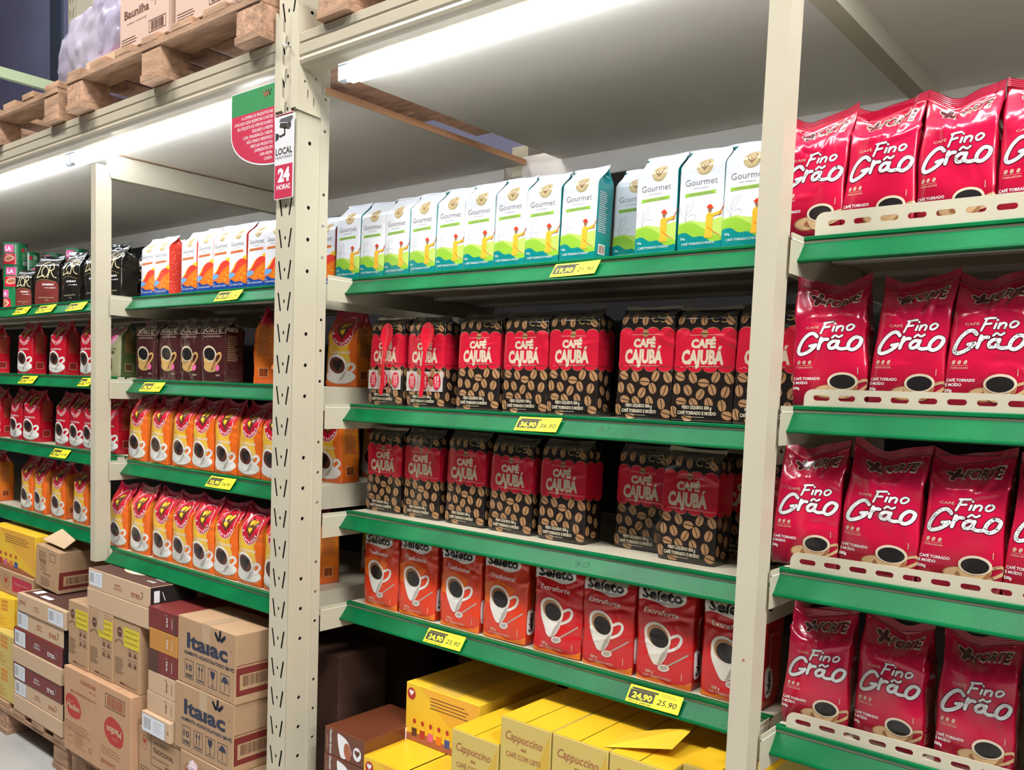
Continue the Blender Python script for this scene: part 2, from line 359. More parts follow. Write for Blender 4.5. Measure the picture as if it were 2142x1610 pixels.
# ---- artwork of each pack, front face in mm: x from the centre, z from the bottom
def cup(a, cx, cz, rx, rz, deep, cupm, rimm, cof, handle=1, layer=0, sh=None, rot=-.12):
    """printed cup: bowl, rim, coffee, handle"""
    pts = circ(cx, cz, rx, rz, 14, rot, math.pi, 2*math.pi)
    bowl = [(cx-rx*1.0, cz), (cx-rx*.93, cz-deep*.45), (cx-rx*.55, cz-deep*.9), (cx, cz-deep), (cx+rx*.55, cz-deep*.9), (cx+rx*.93, cz-deep*.45), (cx+rx*1.0, cz)]
    if handle:
        h = [(cx+rx*.9*handle, cz-deep*.1), (cx+rx*1.45*handle, cz+rz*.1), (cx+rx*1.6*handle, cz-deep*.2), (cx+rx*1.1*handle, cz-deep*.55), (cx+rx*.7*handle, cz-deep*.65)]
        a.stroke(h, rx*.2, cupm, layer)
    a.poly(smooth_pts(bowl, 4)+[(cx+rx*.6, cz+rz*.5), (cx-rx*.6, cz+rz*.5)], cupm, layer+1)
    if sh: a.poly([(cx+rx*.98, cz-deep*.05), (cx+rx*.9, cz-deep*.5), (cx+rx*.5, cz-deep*.9), (cx+rx*.1, cz-deep*.97), (cx+rx*.55, cz-deep*.6)], sh, layer+2)
    a.ell(cx, cz, rx, rz, rimm, layer+3, rot); a.ell(cx, cz-rz*.06, rx*.84, rz*.8, cof, layer+4, rot)
    return a
def art_fino():
    a = Art(); u = lambda x, y: ((x-1192)*.205, (1252-y)*.214)
    S = lambda pts, wd, m, l, cl=False: a.stroke([u(*p) for p in pts], wd, m, l, 4, cl)
    G = [(1106, 676), (1078, 650), (1036, 658), (990, 702), (962, 758), (956, 800), (978, 818), (1026, 804), (1072, 774), (1098, 744)]
    rr = [[(1142, 692), (1120, 776)], [(1134, 730), (1160, 704), (1192, 702)]]
    aa = [[(1266, 722), (1232, 720), (1202, 746), (1210, 774), (1244, 770), (1266, 742)], [(1274, 720), (1262, 764), (1290, 782), (1334, 778)]]
    til = [(1226, 690), (1250, 672), (1276, 686), (1302, 672)]; oo = [(1402, 690), (1358, 728), (1348, 776), (1382, 790), (1426, 758), (1444, 706)]
    fi = [[(1172, 568), (1136, 650)], [(1158, 566), (1232, 558)], [(1152, 606), (1204, 600)], [(1240, 602), (1228, 636)], [(1256, 636), (1266, 600)], [(1262, 618), (1288, 598), (1310, 606), (1300, 636)], [(1246, 572), (1248, 574)]]
    fo = [(1372, 586), (1342, 604), (1342, 630), (1370, 628), (1394, 602)]
    for m, ex, l in ((MAR, 2.6, 0), (W_, 0, 2)):
        S(G, 6.0+ex, m, l); S([(1050, 752), (1098, 744)], 5+ex, m, l)
        for q in rr+aa: S(q, 5.6+ex, m, l)
        S(til, 3.4+ex, m, l); S(oo, 5.8+ex, m, l, True)
        for q in fi: S(q, 3.4+ex*.7, m, l)
        S(fo, 3.2+ex*.7, m, l, True)
    a.text('CAFÉ', *u(1066, 600), 4.2, CRM, w=22, layer=1)
    a.text('FORTE', *u(1280, 368), 16.4, CRM, w=58.5, bold=.06, shear=.25, layer=0); a.text('FORTE', *u(1280, 368), 14, MAR, w=54, bold=.02, shear=.25, layer=1)
    for m, e, l in ((CRM, 2.6, 0), (MAR, 0, 1)):
        S([(1042, 350), (1132, 376)], 7.5+e, m, l); S([(1104, 326), (1072, 404)], 7.5+e, m, l)
    for x in (962, 1003, 1048): a.ell(*u(x, 886), 2.5, 3.6, CRM, 1, -.4, 12); a.stroke([u(x-5, 894), u(x+6, 878)], .7, RED, 2, 0)
    a.rect(*u(944, 911), *u(1070, 909), CRM, 1); a.text('TORRA ESCURA', *u(1007, 928), 3.1, CRM, w=27)
    a.text('CAFÉ TORRADO', *u(920, 1020), 4.8, W_, w=43, bold=.02, al='L'); a.text('E MOÍDO', *u(917, 1055), 4.8, W_, w=24, bold=.02, al='L'); a.text('500g', *u(914, 1098), 4.6, W_, w=11.5, bold=.02, al='L')
    a.ell(*u(1196, 1128), 23, 12, BRN2, 0); a.ell(*u(1200, 1124), 21.5, 10.5, TAN, 1); a.ell(*u(1230, 1126), 12, 6, BRN2, 2)
    cup(a, *u(1302, 1044), 23, 15.5, 30, TAN, CRM, K_, 1, 3, BRN2, 0)
    a.rect(*u(1412, 985), *u(1416, 935), CRM, 1)
    # right side panel
    a.text('Grão', 86, 138, 8, W_, w=18, bold=.03, shear=.3, layer=1); a.lines(74, 96, 116, 16, 4.2, 1.4, CRM); a.frame(72, 44, 98, 120, .5, CRM); a.lines(74, 96, 38, 5, 4, 1.6, CRM, seed=5)
    return a
def bean(a, x, z, rx, rz, rot, m=None, l=0):
    a.ell(x, z, rx, rz, m or BEAN, l, rot, 16); dx, dz = -math.sin(rot)*rz*.95, math.cos(rot)*rz*.95
    a.stroke([(x-dx, z-dz), (x+dx*.1+rx*.1, z), (x+dx, z+dz)], 1.5, K_, l+1, 3, caps=False)
def scallop(x0, x1, z, r, n, sgn):
    out = []
    for k in range(n):
        cx = x0+(x1-x0)*(k+.5)/n; h = (x1-x0)/n/2
        for t in range(7): th = math.pi*(1-t/6); out.append((cx+h*math.cos(th), z+sgn*r*math.sin(th)))
    return out
def art_cajuba():
    a = Art(); W = 134; e = W/2+70
    for m, g, l in ((BEAN, 1.5, 0), (RED, 0, 1)):
        a.poly(scallop(-W/2, W/2, 184, 10+g, 4, 1)+[(W/2, 150)]+scallop(-W/2, W/2, 112, 10+g, 4, -1)[::-1], m, l)
        a.poly(scallop(W/2, e, 184, 10+g, 2, 1)+scallop(W/2, e, 112, 10+g, 2, -1)[::-1], m, l)
    a.text('CAFÉ', -2, 162, 17, CRM, w=56, bold=.065, layer=2); a.text('CAJUBÁ', -2, 134, 28, CRM, w=94, bold=.055, layer=2)
    a.rect(-34, 179, 34, 179.8, CRM, 2); a.rect(-36, 113.5, 36, 114.2, CRM, 2); bean(a, 0, 182, 8, 8, 1.5, BEAN, 3)
    for p in [(-50, 92, 1.2), (-20, 90, .5), (30, 92, -.4), (58, 90, .5), (4, 80, 1.5), (-56, 66, .2), (-30, 64, .5), (-2, 56, -.5), (24, 66, .4), (52, 62, -.3), (-44, 40, 1.4), (-16, 37, .7), (18, 38, .4), (46, 34, .2), (-60, 18, .3), (58, 14, 1.3), (-30, 7, 1.3)]: bean(a, p[0], p[1], 8.8, 12.2, p[2])
    for x, z, r_ in ((82, 90, .4), (108, 82, -.3), (90, 58, .8), (116, 48, .2), (82, 30, .1), (108, 20, 1.3)): bean(a, x, z, 8, 12, r_)
    for x, z, r_ in ((-56, 212, -.4), (-30, 214, .1), (-4, 210, .1), (54, 208, .9), (84, 212, .4), (112, 208, -.3)): bean(a, x, z, 7.5, 11, r_)
    a.stroke(smooth_pts(circ(22, 214, 9, 7.5, 9, 0, .6, 5.4), 3), 1.8, GOLD, 0, 0); a.stroke(circ(40, 214, 10, 8.5, 10, 0, -2.2, 2.4), 1.8, GOLD, 0, 3); a.text('ANOS', 40, 214, 3.5, CRM, w=10)
    a.rect(-48, 23, 36, 33.5, K_, 2); a.rect(-54, 11, 42, 22, K_, 2)
    a.text('PESO LÍQUIDO 500 g', -8, 28.5, 6.8, CRM, w=66, bold=.045, layer=3); a.text('CAFÉ TORRADO E MOÍDO', -8, 17, 7, CRM, w=86, bold=.045, layer=3); a.rect(-28, 8, 10, 9, CRM, 3)
    return a
def art_seleto(kind):
    a = Art(); W = 150; ex = kind == 'Extraforte'
    a.poly([(-75, 236), (-75, 198)]+smooth_pts([(-75, 198), (-55, 204), (-20, 200), (10, 194), (38, 200), (54, 214), (50, 236)], 5), W_, 0)
    a.text('Seleto', -9, 220, 25, K_, w=108, bold=.04, layer=1)
    a.text(kind, -8 if ex else -6, 178, 13, W_, w=92 if ex else 86, bold=.012, shear=.12, rot=-.03, layer=1)
    if not ex: a.poly([(-75, 150), (-20, 168), (40, 150), (20, 120), (-40, 96), (-75, 100)], ink('warm_orange', (.80, .13, .012)), 0)
    cx, cz = -14, 116; rx, rz = 36, 31
    a.stroke([(cx+30, cz+2), (cx+52, cz+14), (cx+62, cz+6), (cx+54, cz-14), (cx+32, cz-28)], 7, CUPW, 1)
    a.poly(smooth_pts([(cx-rx, cz+8), (cx-rx+2, cz-18), (cx-22, cz-46), (cx-8, cz-68), (cx+10, cz-66), (cx+26, cz-42), (cx+rx, cz-8)], 5), CUPW, 2)
    a.poly([(cx+34, cz-10), (cx+24, cz-42), (cx+9, cz-66), (cx+1, cz-68), (cx+12, cz-40)], CUPS, 3)
    a.ell(cx, cz+4, rx+2, rz, CUPW, 3, -.45); a.ell(cx+1, cz+3, rx-4.5, rz-5, BEAN if ex else BRN2, 4, -.45); a.ell(cx+4, cz-1, rx-9, rz-9, K_, 5, -.45)
    a.stroke([(12, 48), (40, 68), (64, 86)], 3.6, CUPS, 1, 3); a.ell(4, 42, 15, 9, CUPW, 2, .2); a.ell(4, 42.5, 11, 6, CUPS, 3, .2)
    a.text('500 g', -34, 26, 7, CRM, w=20, bold=.02); a.text('CAFÉ TORRADO E MOÍDO', -14, 15, 6, CRM, w=76); a.rect(50, 20, 51.4, 38, CRM, 1)
    a.poly([(-75, 0), (-75, 14), (-50, 6), (-20, 12), (15, 4), (60, 12), (75, 22), (75, 0)], ORG, 0)
    s = 75+32; a.poly(smooth_pts([(s-22, 30), (s-24, 92), (s+4, 88), (s+8, 36)], 3, True), W_, 0); a.text('Seleto', s-8, 61, 17, K_, w=54, bold=.04, rot=math.pi/2)
    a.text(kind, s-8, 136, 11, CRM, w=82, rot=math.pi/2)
    a.items = [(V*np.array([.907, .875]), T, m, l) for V, T, m, l in a.items]
    return a
def heart(cx, cz, r, k=1.0):
    return [(cx+r*.0625*16*math.sin(t)**3*.95, cz+k*r*.0625*(13*math.cos(t)-5*math.cos(2*t)-2*math.cos(3*t)-math.cos(4*t))) for t in [2*math.pi*i/22 for i in range(22)]]
def art_trad(kind, cupc=True):
    a = Art(); W = 136
    cm, hm, tm = {'tradicional': (RED, YEL, W_), 'extraforte': (RED, YEL, W_), 'orgânico': (PINK, CRM, MAR), 'descafeinado': (RED, YEL, W_)}[kind]
    cx, cz = 4, 166
    if kind == 'tradicional': a.poly([(68, 0), (68, 176), (62, 176), (30, 120), (44, 70), (30, 40), (-68, 18), (-68, 0)], ink('deep_orange', (.72, .13, .012)), 0)
    a.ell(cx, cz, 45, 46, W_, 1); a.ell(cx, cz, 43.2, 44.2, cm, 2)
    a.poly(heart(cx+3, cz+6, 30, 1.1), BRN, 3); a.poly(heart(cx-8, cz+18, 10.5), hm, 4); a.poly(heart(cx+14, cz+18, 10.5), hm, 4); a.poly(heart(cx+3, cz-2, 10.5), hm, 4)
    a.arc('3 corações', cx, cz, 35, 35, math.pi*1.06, math.pi*1.86, 11, W_, layer=3, bold=.03)
    a.text(kind, 0, 104, 10, tm, w=78, layer=1)
    if kind == 'orgânico':
        a.rect(-26, 84, 26, 94, MAR, 1); a.text('orgânico', 0, 89, 5, CRM, w=40, layer=2); bean(a, 0, 58, 12, 16, .2, BRN, 1); bean(a, 2, 34, 10, 14, -.3, BRN, 1)
    else:
        c2 = CUPW; a.ell(0, 29, 60, 23, CUPS, 0); a.ell(0, 31, 59, 22, c2, 1); cup(a, -10, 66, 40, 30, 50, c2, CUPW, BRN, 1, 2, CUPS, -.3)
        a.poly(heart(-8, 66, 22), K_, 8)
    a.lines(76, 124, 176, 18, 5, 2, BRN2 if kind != 'tradicional' else fBr); a.frame(80, 22, 112, 50, 1, CRM); a.barcode(82, 24, 110, 48, BRN)
    return a
def art_forte():
    a = Art(); a.poly([(-66, 160), (-60, 186), (-30, 178), (0, 190), (34, 180), (60, 190), (66, 160), (30, 156), (-30, 156)], MAR, 0)
    a.stroke([(-66, 160), (-60, 186), (-30, 178), (0, 190), (34, 180), (60, 190), (66, 160), (30, 156), (-30, 156)], 1.6, CRM, 1, 0, True)
    a.text('FORTE', 0, 170, 17, CRM, w=100, bold=.04, layer=2); a.text('CAFÉ TORRADO E MOÍDO', 0, 148, 5, CRM, w=90)
    a.ell(-4, 50, 40, 18, GOLD, 0); cup(a, -10, 92, 36, 26, 56, ink('cup_amber', (.60, .36, .12)), CRM, K_, 1, 1, BRN2, -.2)
    a.ell(34, 46, 11, 11, PINK, 8); a.text('3', 34, 46, 8, W_, layer=9)
    for x in (26, 34, 42): a.ell(x, 22, 2.2, 3, CRM, 0, 0, 10)
    a.text('FORTE', 92, 170, 12, CRM, w=42, bold=.03); a.lines(76, 118, 150, 14, 6, 1.6, TAN)
    return a
def art_gourmet(kind):
    a = Art(); W = 96; g = kind == 'teal'; H = 205
    a.ell(6, 167, 17.5, 17.5, GOLD, 0, 0, 28); a.ell(6, 167, 16.3, 16.3, ink('pale_gold', (.62, .50, .26)), 1, 0, 28)
    a.poly(heart(6, 169.5, 11, 1.05), BRN2, 2); a.poly(heart(6, 169.8, 8.6, 1.0), ink('pale_gold', (.62, .50, .26)), 3); a.stroke([(6, 163), (6, 168), (1, 172)], 1.6, BRN2, 4, 0); a.stroke([(6, 168), (11, 172)], 1.6, BRN2, 4, 0)
    a.arc('3 corações', 6, 167, 13.6, 13.6, math.pi*1.1, math.pi*1.9, 3.6, BRN2, layer=2, bold=.0)
    a.text('Gourmet', 0, 137, 13.5, GREY, w=70, bold=-.004); a.text('100% ARÁBICA', 0, 124, 3, GREY, w=34)
    a.poly([(-36, 108), (34, 110), (31, 113.5), (34, 117), (-36, 115), (-33, 111.5)], LIME if g else ORG, 0); a.text('CERRADO MINEIRO' if g else 'SUL DE MINAS', -1, 112.6, 3.6, GREY, w=50, rot=.02, layer=1)
    if g:
        for L in ([(-30, 44), (-32, 70), (-28, 96)], [(-32, 60), (-20, 72), (-8, 68), (-18, 58), (-32, 60)], [(-30, 70), (-18, 84), (-14, 98), (-26, 88), (-30, 70)], [(-32, 66), (-44, 78), (-46, 92)], [(-30, 54), (-14, 54), (-4, 46), (-18, 44), (-30, 54)], [(-31, 52), (-42, 46), (-46, 36)]): a.stroke(L, .55, GREY, 0, 3, caps=False)
        a.poly([(-48, 0), (-48, 56), (-20, 60), (10, 54), (48, 62), (48, 0)], LIME2, 0); a.poly([(-48, 0), (-48, 52)]+smooth_pts([(-48, 52), (-20, 56), (6, 44), (26, 30), (48, 24)], 4)+[(48, 0)], LIME, 1)
        a.poly([(-48, 0), (-48, 34)]+smooth_pts([(-48, 34), (-30, 36), (-12, 26), (8, 26), (28, 14), (48, 16)], 4)+[(48, 0)], TEAL, 2)
        a.poly(smooth_pts([(12, 22), (14, 44), (14, 66), (20, 72), (28, 70), (44, 74), (46, 68), (30, 64), (28, 48), (30, 22)], 3), ink('shirt_yellow', (.78, .42, .03)), 3)
        a.ell(22, 78, 3.8, 5, BRN2, 4); a.ell(22, 83, 7.5, 2.4, RORG, 5, -.15); a.ell(22, 85, 4.4, 3.6, RORG, 5); a.stroke([(42, 66), (50, 88)], 2.2, fBr, 4, 0); a.stroke([(18, 44), (30, 34), (44, 26)], 1, RORG, 4)
        b, sd = TEAL, 0
    else:
        a.poly([(-48, 44)]+smooth_pts([(-48, 44), (-24, 60), (0, 82), (20, 84), (34, 96), (48, 100)], 4)+[(48, 0), (-48, 0)], YEL, 0)
        a.poly([(-48, 48)]+smooth_pts([(-48, 48), (-20, 56), (4, 82), (28, 90), (48, 84)], 4)+[(48, 20), (-48, 20)], ink('hill_red', (.72, .05, .03)), 1)
        a.poly([(-48, 36), (-10, 44), (14, 60), (48, 76), (48, 0), (-48, 0)], ORG, 2); a.poly(smooth_pts([(-48, 42), (-30, 50), (-8, 46), (-14, 38), (-40, 32)], 3, True), SKY, 3)
        rnd = random.Random(3)
        for _ in range(34):
            x = rnd.uniform(-14, 46); z = rnd.uniform(26, 44+max(0, x)*.45); a.ell(x, z, 1.6, 1.6, YEL, 3, 0, 6)
        a.poly([(-48, 0), (-48, 22), (-30, 30), (-6, 20), (20, 22), (48, 12), (48, 0)], BLUE, 4)
    a.text('250g', -36, 24 if g else 20, 4.6, W_, w=11, layer=6); a.text('CAFÉ TORRADO E MOÍDO', -2, 12.5, 5, W_, w=72, layer=6)
    if g:
        a.lines(56, 90, 150, 20, 4.6, 1.8, PALE, 1); a.rect(62, 12, 88, 34, W_, 1); a.barcode(64, 14, 86, 32, BRN2, 2)
        for k in range(3): a.stroke(smooth_pts([(58+k*12, 196), (66+k*10, 188), (56+k*12, 178), (68+k*9, 168)], 3), .8, ink('teal_line', (.1, .42, .42)), 1, 0)
    else:
        rnd = random.Random(8)
        for _ in range(60): a.ell(rnd.uniform(52, 98), rnd.uniform(10, 150), 1.8, 1.8, ink('coral_spot', (.75, .25, .18)), 1, 0, 6)
    return a
def art_lor(kind):
    a = Art(); c = ink('pale_gold_foil', (.68, .56, .33)); 
    a.stroke([(-10, 178), (-20, 160), (-34, 128), (-44, 112), (-20, 118), (-4, 122)], 4, c, 1); a.stroke([(-8, 176), (-2, 182), (2, 176)], 2.6, c, 1)
    a.stroke(circ(2, 136, 17, 22, 14, -.2), 3.6, c, 1, 2, True); a.stroke([(16, 112), (26, 150), (24, 168), (42, 166), (46, 150), (34, 142), (24, 142)], 3.6, c, 1); a.stroke([(30, 142), (42, 118), (56, 112)], 3.6, c, 1)
    if kind == 'rose': a.poly(smooth_pts([(-62, 0), (-62, 78), (-20, 100), (30, 98), (62, 88), (62, 0)], 3), ink('rosewood', (.17, .03, .025)), 0)
    a.text('INTENSO' if kind != 'rose' else 'EQUILIBRADO', 18, 84, 7, W_, w=56, bold=.03, layer=1); a.text('TORRA 9', 20, 70, 4, W_, w=40, layer=1)
    for x in (34, 42, 50): a.ell(x, 70, 2, 2.6, W_, 2, 0, 8)
    a.text('CAFÉ TORRADO E MOÍDO', 4, 30, 5, c, w=84); a.text('250 g', 8, 20, 5, c, w=18)
    a.stroke([(-50, 96), (-20, 104), (20, 102), (56, 92)], 1, GOLD, 1)
    return a
PACKS = {}
def pack(key, name, W, D, H, art, base, side, seal_m, seal_h, nvar=2, cat='coffee bag', **kw):
    fall = kw.pop('fall', .1); PACKS[key] = []; cuts = None
    for v in range(nvar):
        p = Pack(W, D, H, seed=hash_(key)+v*17, **kw)
        if cuts is None: cuts = art.cut(p.front, p.zg)
        o = p.build(name, base, cuts, side); s_ = None
        if seal_h: s_ = p.seal('top_seal', seal_m[v % len(seal_m)] if isinstance(seal_m, list) else seal_m, seal_h, o, seed=v+3, fall=fall)
        tag(o, cat=cat); PACKS[key].append([o, False])
def hash_(k): return sum(ord(c)*(i+7) for i, c in enumerate(k)) % 9973
def copy_tree(o, parent=None):
    c = o.copy(); COL.objects.link(c); c.parent = parent
    for ch in list(o.children): copy_tree(ch, c)
    return c
rndm = random.Random(11)
def put(key, loc, rz=0, label='', group=None, var=None, lean=(0, 0), sc=(1, 1, 1)):
    e = PACKS[key][rndm.randrange(len(PACKS[key])) if var is None else var % len(PACKS[key])]
    if not e[1]: o = e[0]; e[1] = True
    else: o = copy_tree(e[0])
    o.location = loc; o.rotation_euler = (lean[0], lean[1], rz); o.scale = sc
    if -.2 < lean[0] < 0: o.location.z += PACKW[key][1]/1000*math.sin(-lean[0])
    o['label'] = label
    if group: o['group'] = group
    return o

# ================================================================ the place
fl = MB().box(-16, 4, -6, 3.6, -.05, 0, CONC).build('floor'); tag(fl, 'grey polished concrete floor', kind='structure')
wallm = mat('violet_grey_cladding', (.17, .165, .24), .6, noise=.15, nscale=1.5)
wb = MB().box(-20, 4, 3.5, 3.6, 0, 9, wallm)
for k in range(8): wb.box(-20.4+k*3.02, -20.1+k*3.02, 3.47, 3.5, 0, 9, mat('cladding_rib', (.035, .045, .06), .6))
tag(wb.build('wall_rear'), 'dark violet grey ribbed metal wall behind the racks', kind='structure')

# ---- tall slotted uprights
def upright(X0, y0, H, label, full=True, width=.08, depth=.077, flange=.03):
    root = empty('rack_upright', (X0, y0, 0)); tag(root, label, 'rack upright', 'tall slotted rack uprights')
    pit_ = .083; base = 1.835-int(1.835/pit_)*pit_; n = int(H/pit_); hs = []; hr = []; hf = []
    if full:
        for k in range(n):
            z = base+k*pit_
            if z > H-.05 or z < .05: continue
            hs += [(z, [slot(.020, z, .052, .0074, math.pi/2+.21), slot(.0613, z, .052, .0074, math.pi/2-.21), circ(.0407, z+.001, .0040, .0055, 8)])]
            if k % 4: hr.append(circ(.045, z, .0055, .0055, 10)); hf.append(circ(.0925, z+pit_/2, .0045, .0045, 10))
    m = MB(); zc = 0
    for z, hh in hs: m.plate([(0, z-pit_/2), (width, z-pit_/2), (width, z+pit_/2), (0, z+pit_/2)], hh, .0012, lambda a, b, d: (a, d, b), CREAM)
    zlo, zhi = (hs[0][0]-pit_/2, hs[-1][0]+pit_/2) if hs else (H/2, H/2)
    m.box(0, width, 0, .0012, 0, zlo, CREAM).box(0, width, 0, .0012, zhi, H, CREAM); m.build('front_face', root)
    for sx, nm in ((width, 'side_face'), (0, 'side_face')):
        s_ = -1 if sx else 1; m = MB()
        m.plate([(.0025, 0), (depth, 0), (depth, H), (.0025, H)], hr if sx else [], .0025, lambda a, b, d: (sx+s_*d, a, b), CREAM)
        fo = .0035*(-s_)
        m.plate([(depth+.003, 0), (depth+flange, 0), (depth+flange, H), (depth+.003, H)], hf if sx else [], .0025, lambda a, b, d: (sx+fo+s_*d, a, b), CREAM)
        m.box(min(sx, sx+fo), max(sx, sx+fo)+.0001, depth, depth+.004, 0, H, CREAM)
        m.build(nm, root)
    m = MB().box(.004, width-.004, .0022, .005, 0, H, HOLE).box(width-.0065, width-.004, .007, depth+.02, 0, H, HOLE); m.build('inner_web', root)  # black sheets close behind the holes stand in for the shade inside
    return root
main = upright(-1.98, 0, 3.4, 'tall cream slotted rack upright with a row of V-shaped slots, carrying the camera sign')
MB().box(-.03, .11, -.03, .12, 0, .006, CREAM).build('foot_plate', main)
rear = upright(-1.98, .99, 2.3, 'slotted upright at the back behind the white and teal packs', width=.07)
far = upright(-5.40, 1.0, 5.2, 'perforated cream upright standing behind the plastic-wrapped load at upper left', width=.1, depth=.10)
rear2 = upright(-4.28, .98, 2.3, 'slotted upright at the back of the left bay, above the black foil packs', width=.07)
a, b = atx(0, 148, -5.265), atx(90, 175, -5.265); d = (b-a)
MB().box(-5.285, -5.25, a.y-.5, b.y+1.2, a.z-.035, a.z+.02, mat('pale_green_bar', (.45, .55, .35), .5)).build('cross_bar'); tag(bpy.data.objects['cross_bar'], 'pale green steel bar crossing at the upper left edge', 'bar')

# ---- slim posts between the half bays
def slim(x0, x1, z1, label, dep=.044, z0=0):
    root = empty('support_post', (x0, 0, 0)); tag(root, label, 'support post', 'slim shelf support posts')
    w_ = x1-x0; c = .004
    prof = [(0, 0), (w_, 0), (w_, dep), (w_-.003, dep), (w_-.003, .004), (.003, .004), (.003, dep), (0, dep)]
    V = [(x, y, z0) for x, y in prof]+[(x, y, z1) for x, y in prof]; n = len(prof)
    m = MB(); m.add(V, [(i, (i+1) % n, n+(i+1) % n, n+i) for i in range(n)], CREAM); m.add([(0, 0, z1), (w_, 0, z1), (w_, dep, z1), (0, dep, z1)], [(0, 1, 2, 3)], CREAM)
    m.build('post_profile', root)
    m = MB().box(w_-.006, w_-.002, dep, dep+.012, z0, z1, CREAM); m.build('inner_flange', root)
    MB().box(.003, w_-.003, .004, .04, z0, z0+.004, CREAM).build('foot_plate', root)
    return root
pr = slim(-.638, -.600, 2.30, 'slim plain cream post between the black packs and the pink-red packs')
pl = slim(-3.026, -2.991, 2.175, 'slim cream post at left, its head under the tube lamp', z0=.807)
MB().tube([(.022, -.001, 1.0)]*1+[(.022, .001, 1.0)], .002, fBr).build('rust_spot', pr)

# ---- load beams with their hook-on ends
def beam(x0, x1, label):
    root = empty('load_beam', ((x0+x1)/2, 0, 2.26)); tag(root, label, 'load beam', 'load beams over the shelves'); o = -(x0+x1)/2
    prof = [(0, .088), (.004, .092), (.05, .092), (.05, .002), (.046, -.002), (.012, .006), (.003, .014), (0, .022), (.003, .03), (0, .036), (0, .06), (.003, .064), (0, .068)]
    m = MB(); m.extrude_x(prof, x0+o, x1+o, mat('beam_cream', (.46, .41, .31), .3, noise=.08, nscale=3, coat=.4)); m.build('box_section', root)
    return root
bl = beam(-6.5, -1.984, 'long cream load beam over the left bay, carrying wooden pallets')
br = beam(-1.896, .8, 'cream load beam over the middle and right bays, upper right of the tall upright')
def end_plate(root, x, s):
    X = x-root.location.x; Z = -root.location.z; m = MB()
    m.plate([(-.006, 2.16+Z), (.074, 2.155+Z), (.074, 2.40+Z), (-.006, 2.42+Z)], [circ(.02, 2.235+Z, .0035, .0035, 8), slot(.03, 2.205+Z, .022, .004, math.pi/2), slot(.05, 2.19+Z, .022, .004, math.pi/2), circ(.055, 2.25+Z, .003, .003, 8)] if s > 0 else [], .003, lambda a, b, d: (X+s*d, a, b), CREAM)
    xa, xb = (X-.022, X) if s > 0 else (X, X+.026)
    m.box(xa, xb+.0005, -.0065, -.003, 2.165+Z, 2.405+Z, CREAM)
    ep = m.build('end_plate', root)
    for k in range(3):
        z = 2.372+Z-k*.083; h = MB()
        if s > 0: h.add([(X-.022, -.007, z), (X-.036, -.004, z-.012), (X-.030, -.004, z-.055), (X-.02, -.007, z-.05), (X-.022, -.003, z), (X-.02, -.003, z-.05)], [(0, 1, 2, 3), (0, 3, 5, 4)], CREAM)
        else: h.add([(X+.024, -.007, z), (X+.040, -.004, z-.014), (X+.036, -.004, z-.052), (X+.022, -.007, z-.03), (X+.024, -.003, z), (X+.022, -.003, z-.03)], [(0, 1, 2, 3), (0, 3, 5, 4)], CREAM)
        h.build('hook', ep)
end_plate(bl, -1.984, -1); end_plate(br, -1.896, 1)
X = br.location.x; MB().tube([(-1.925-X, -.02, 2.322-2.26), (-1.925-X, 0, 2.322-2.26)], .0025, STEEL, 8).tube([(-1.931-X, -.02, 2.328-2.26), (-1.919-X, -.02, 2.316-2.26)], .0028, STEEL, 8).build('locking_pin', br)

# ---- roof boards, cross bars and the tube lamps under them
def roof(x0, x1, label, y1=.95):
    m = MB().box(x0, x1, .0785, y1, 2.22, 2.235, CREAMD); o = m.build('roof_board')
    tag(o, label, 'roof board', 'roof boards over the bays'); e = MB().box(x1-.0005, x1+.0015, .08, y1, 2.218, 2.237, MDF); e.build('raw_edge', o)
    return o
roof(-7.5, -2.99, 'white roof board over the far left half bay, above the cans')
roof(-2.985, -1.885, 'white roof board over the orange and white packs, left of the tall upright')
roof(-1.745, -.642, 'white roof board over the white and teal packs')
roof(-.604, .75, 'white roof board over the pink-red packs at right')
def rearbeam(x0, x1, label):
    m = MB().extrude_x([(.955, 2.15), (1.0, 2.15), (1.0, 2.25), (.955, 2.25)], x0, x1, CREAMD); tag(m.build('rear_beam'), label, 'rear beam', 'rear beams behind the roof boards')
rearbeam(-7.5, -1.985, 'cream rear beam at the back of the left bay'); rearbeam(-1.905, .75, 'cream rear beam behind the white and teal packs')
def crossbar(x0, x1, z0, label, y1=.94):
    m = MB().box(x0, x1, .05, y1, z0, z0+.075, CREAM).box(x0-.004, x1+.004, .05, y1, z0-.004, z0+.012, CREAM); tag(m.build('cross_bar'), label, 'cross bar', 'cross bars under the roof boards')
crossbar(-3.018, -2.99, 2.14, 'cream cross bar running back from the slim left post under the roof'); crossbar(-.636, -.604, 2.178, 'cream cross bar running back under the roof between the middle and right bays')
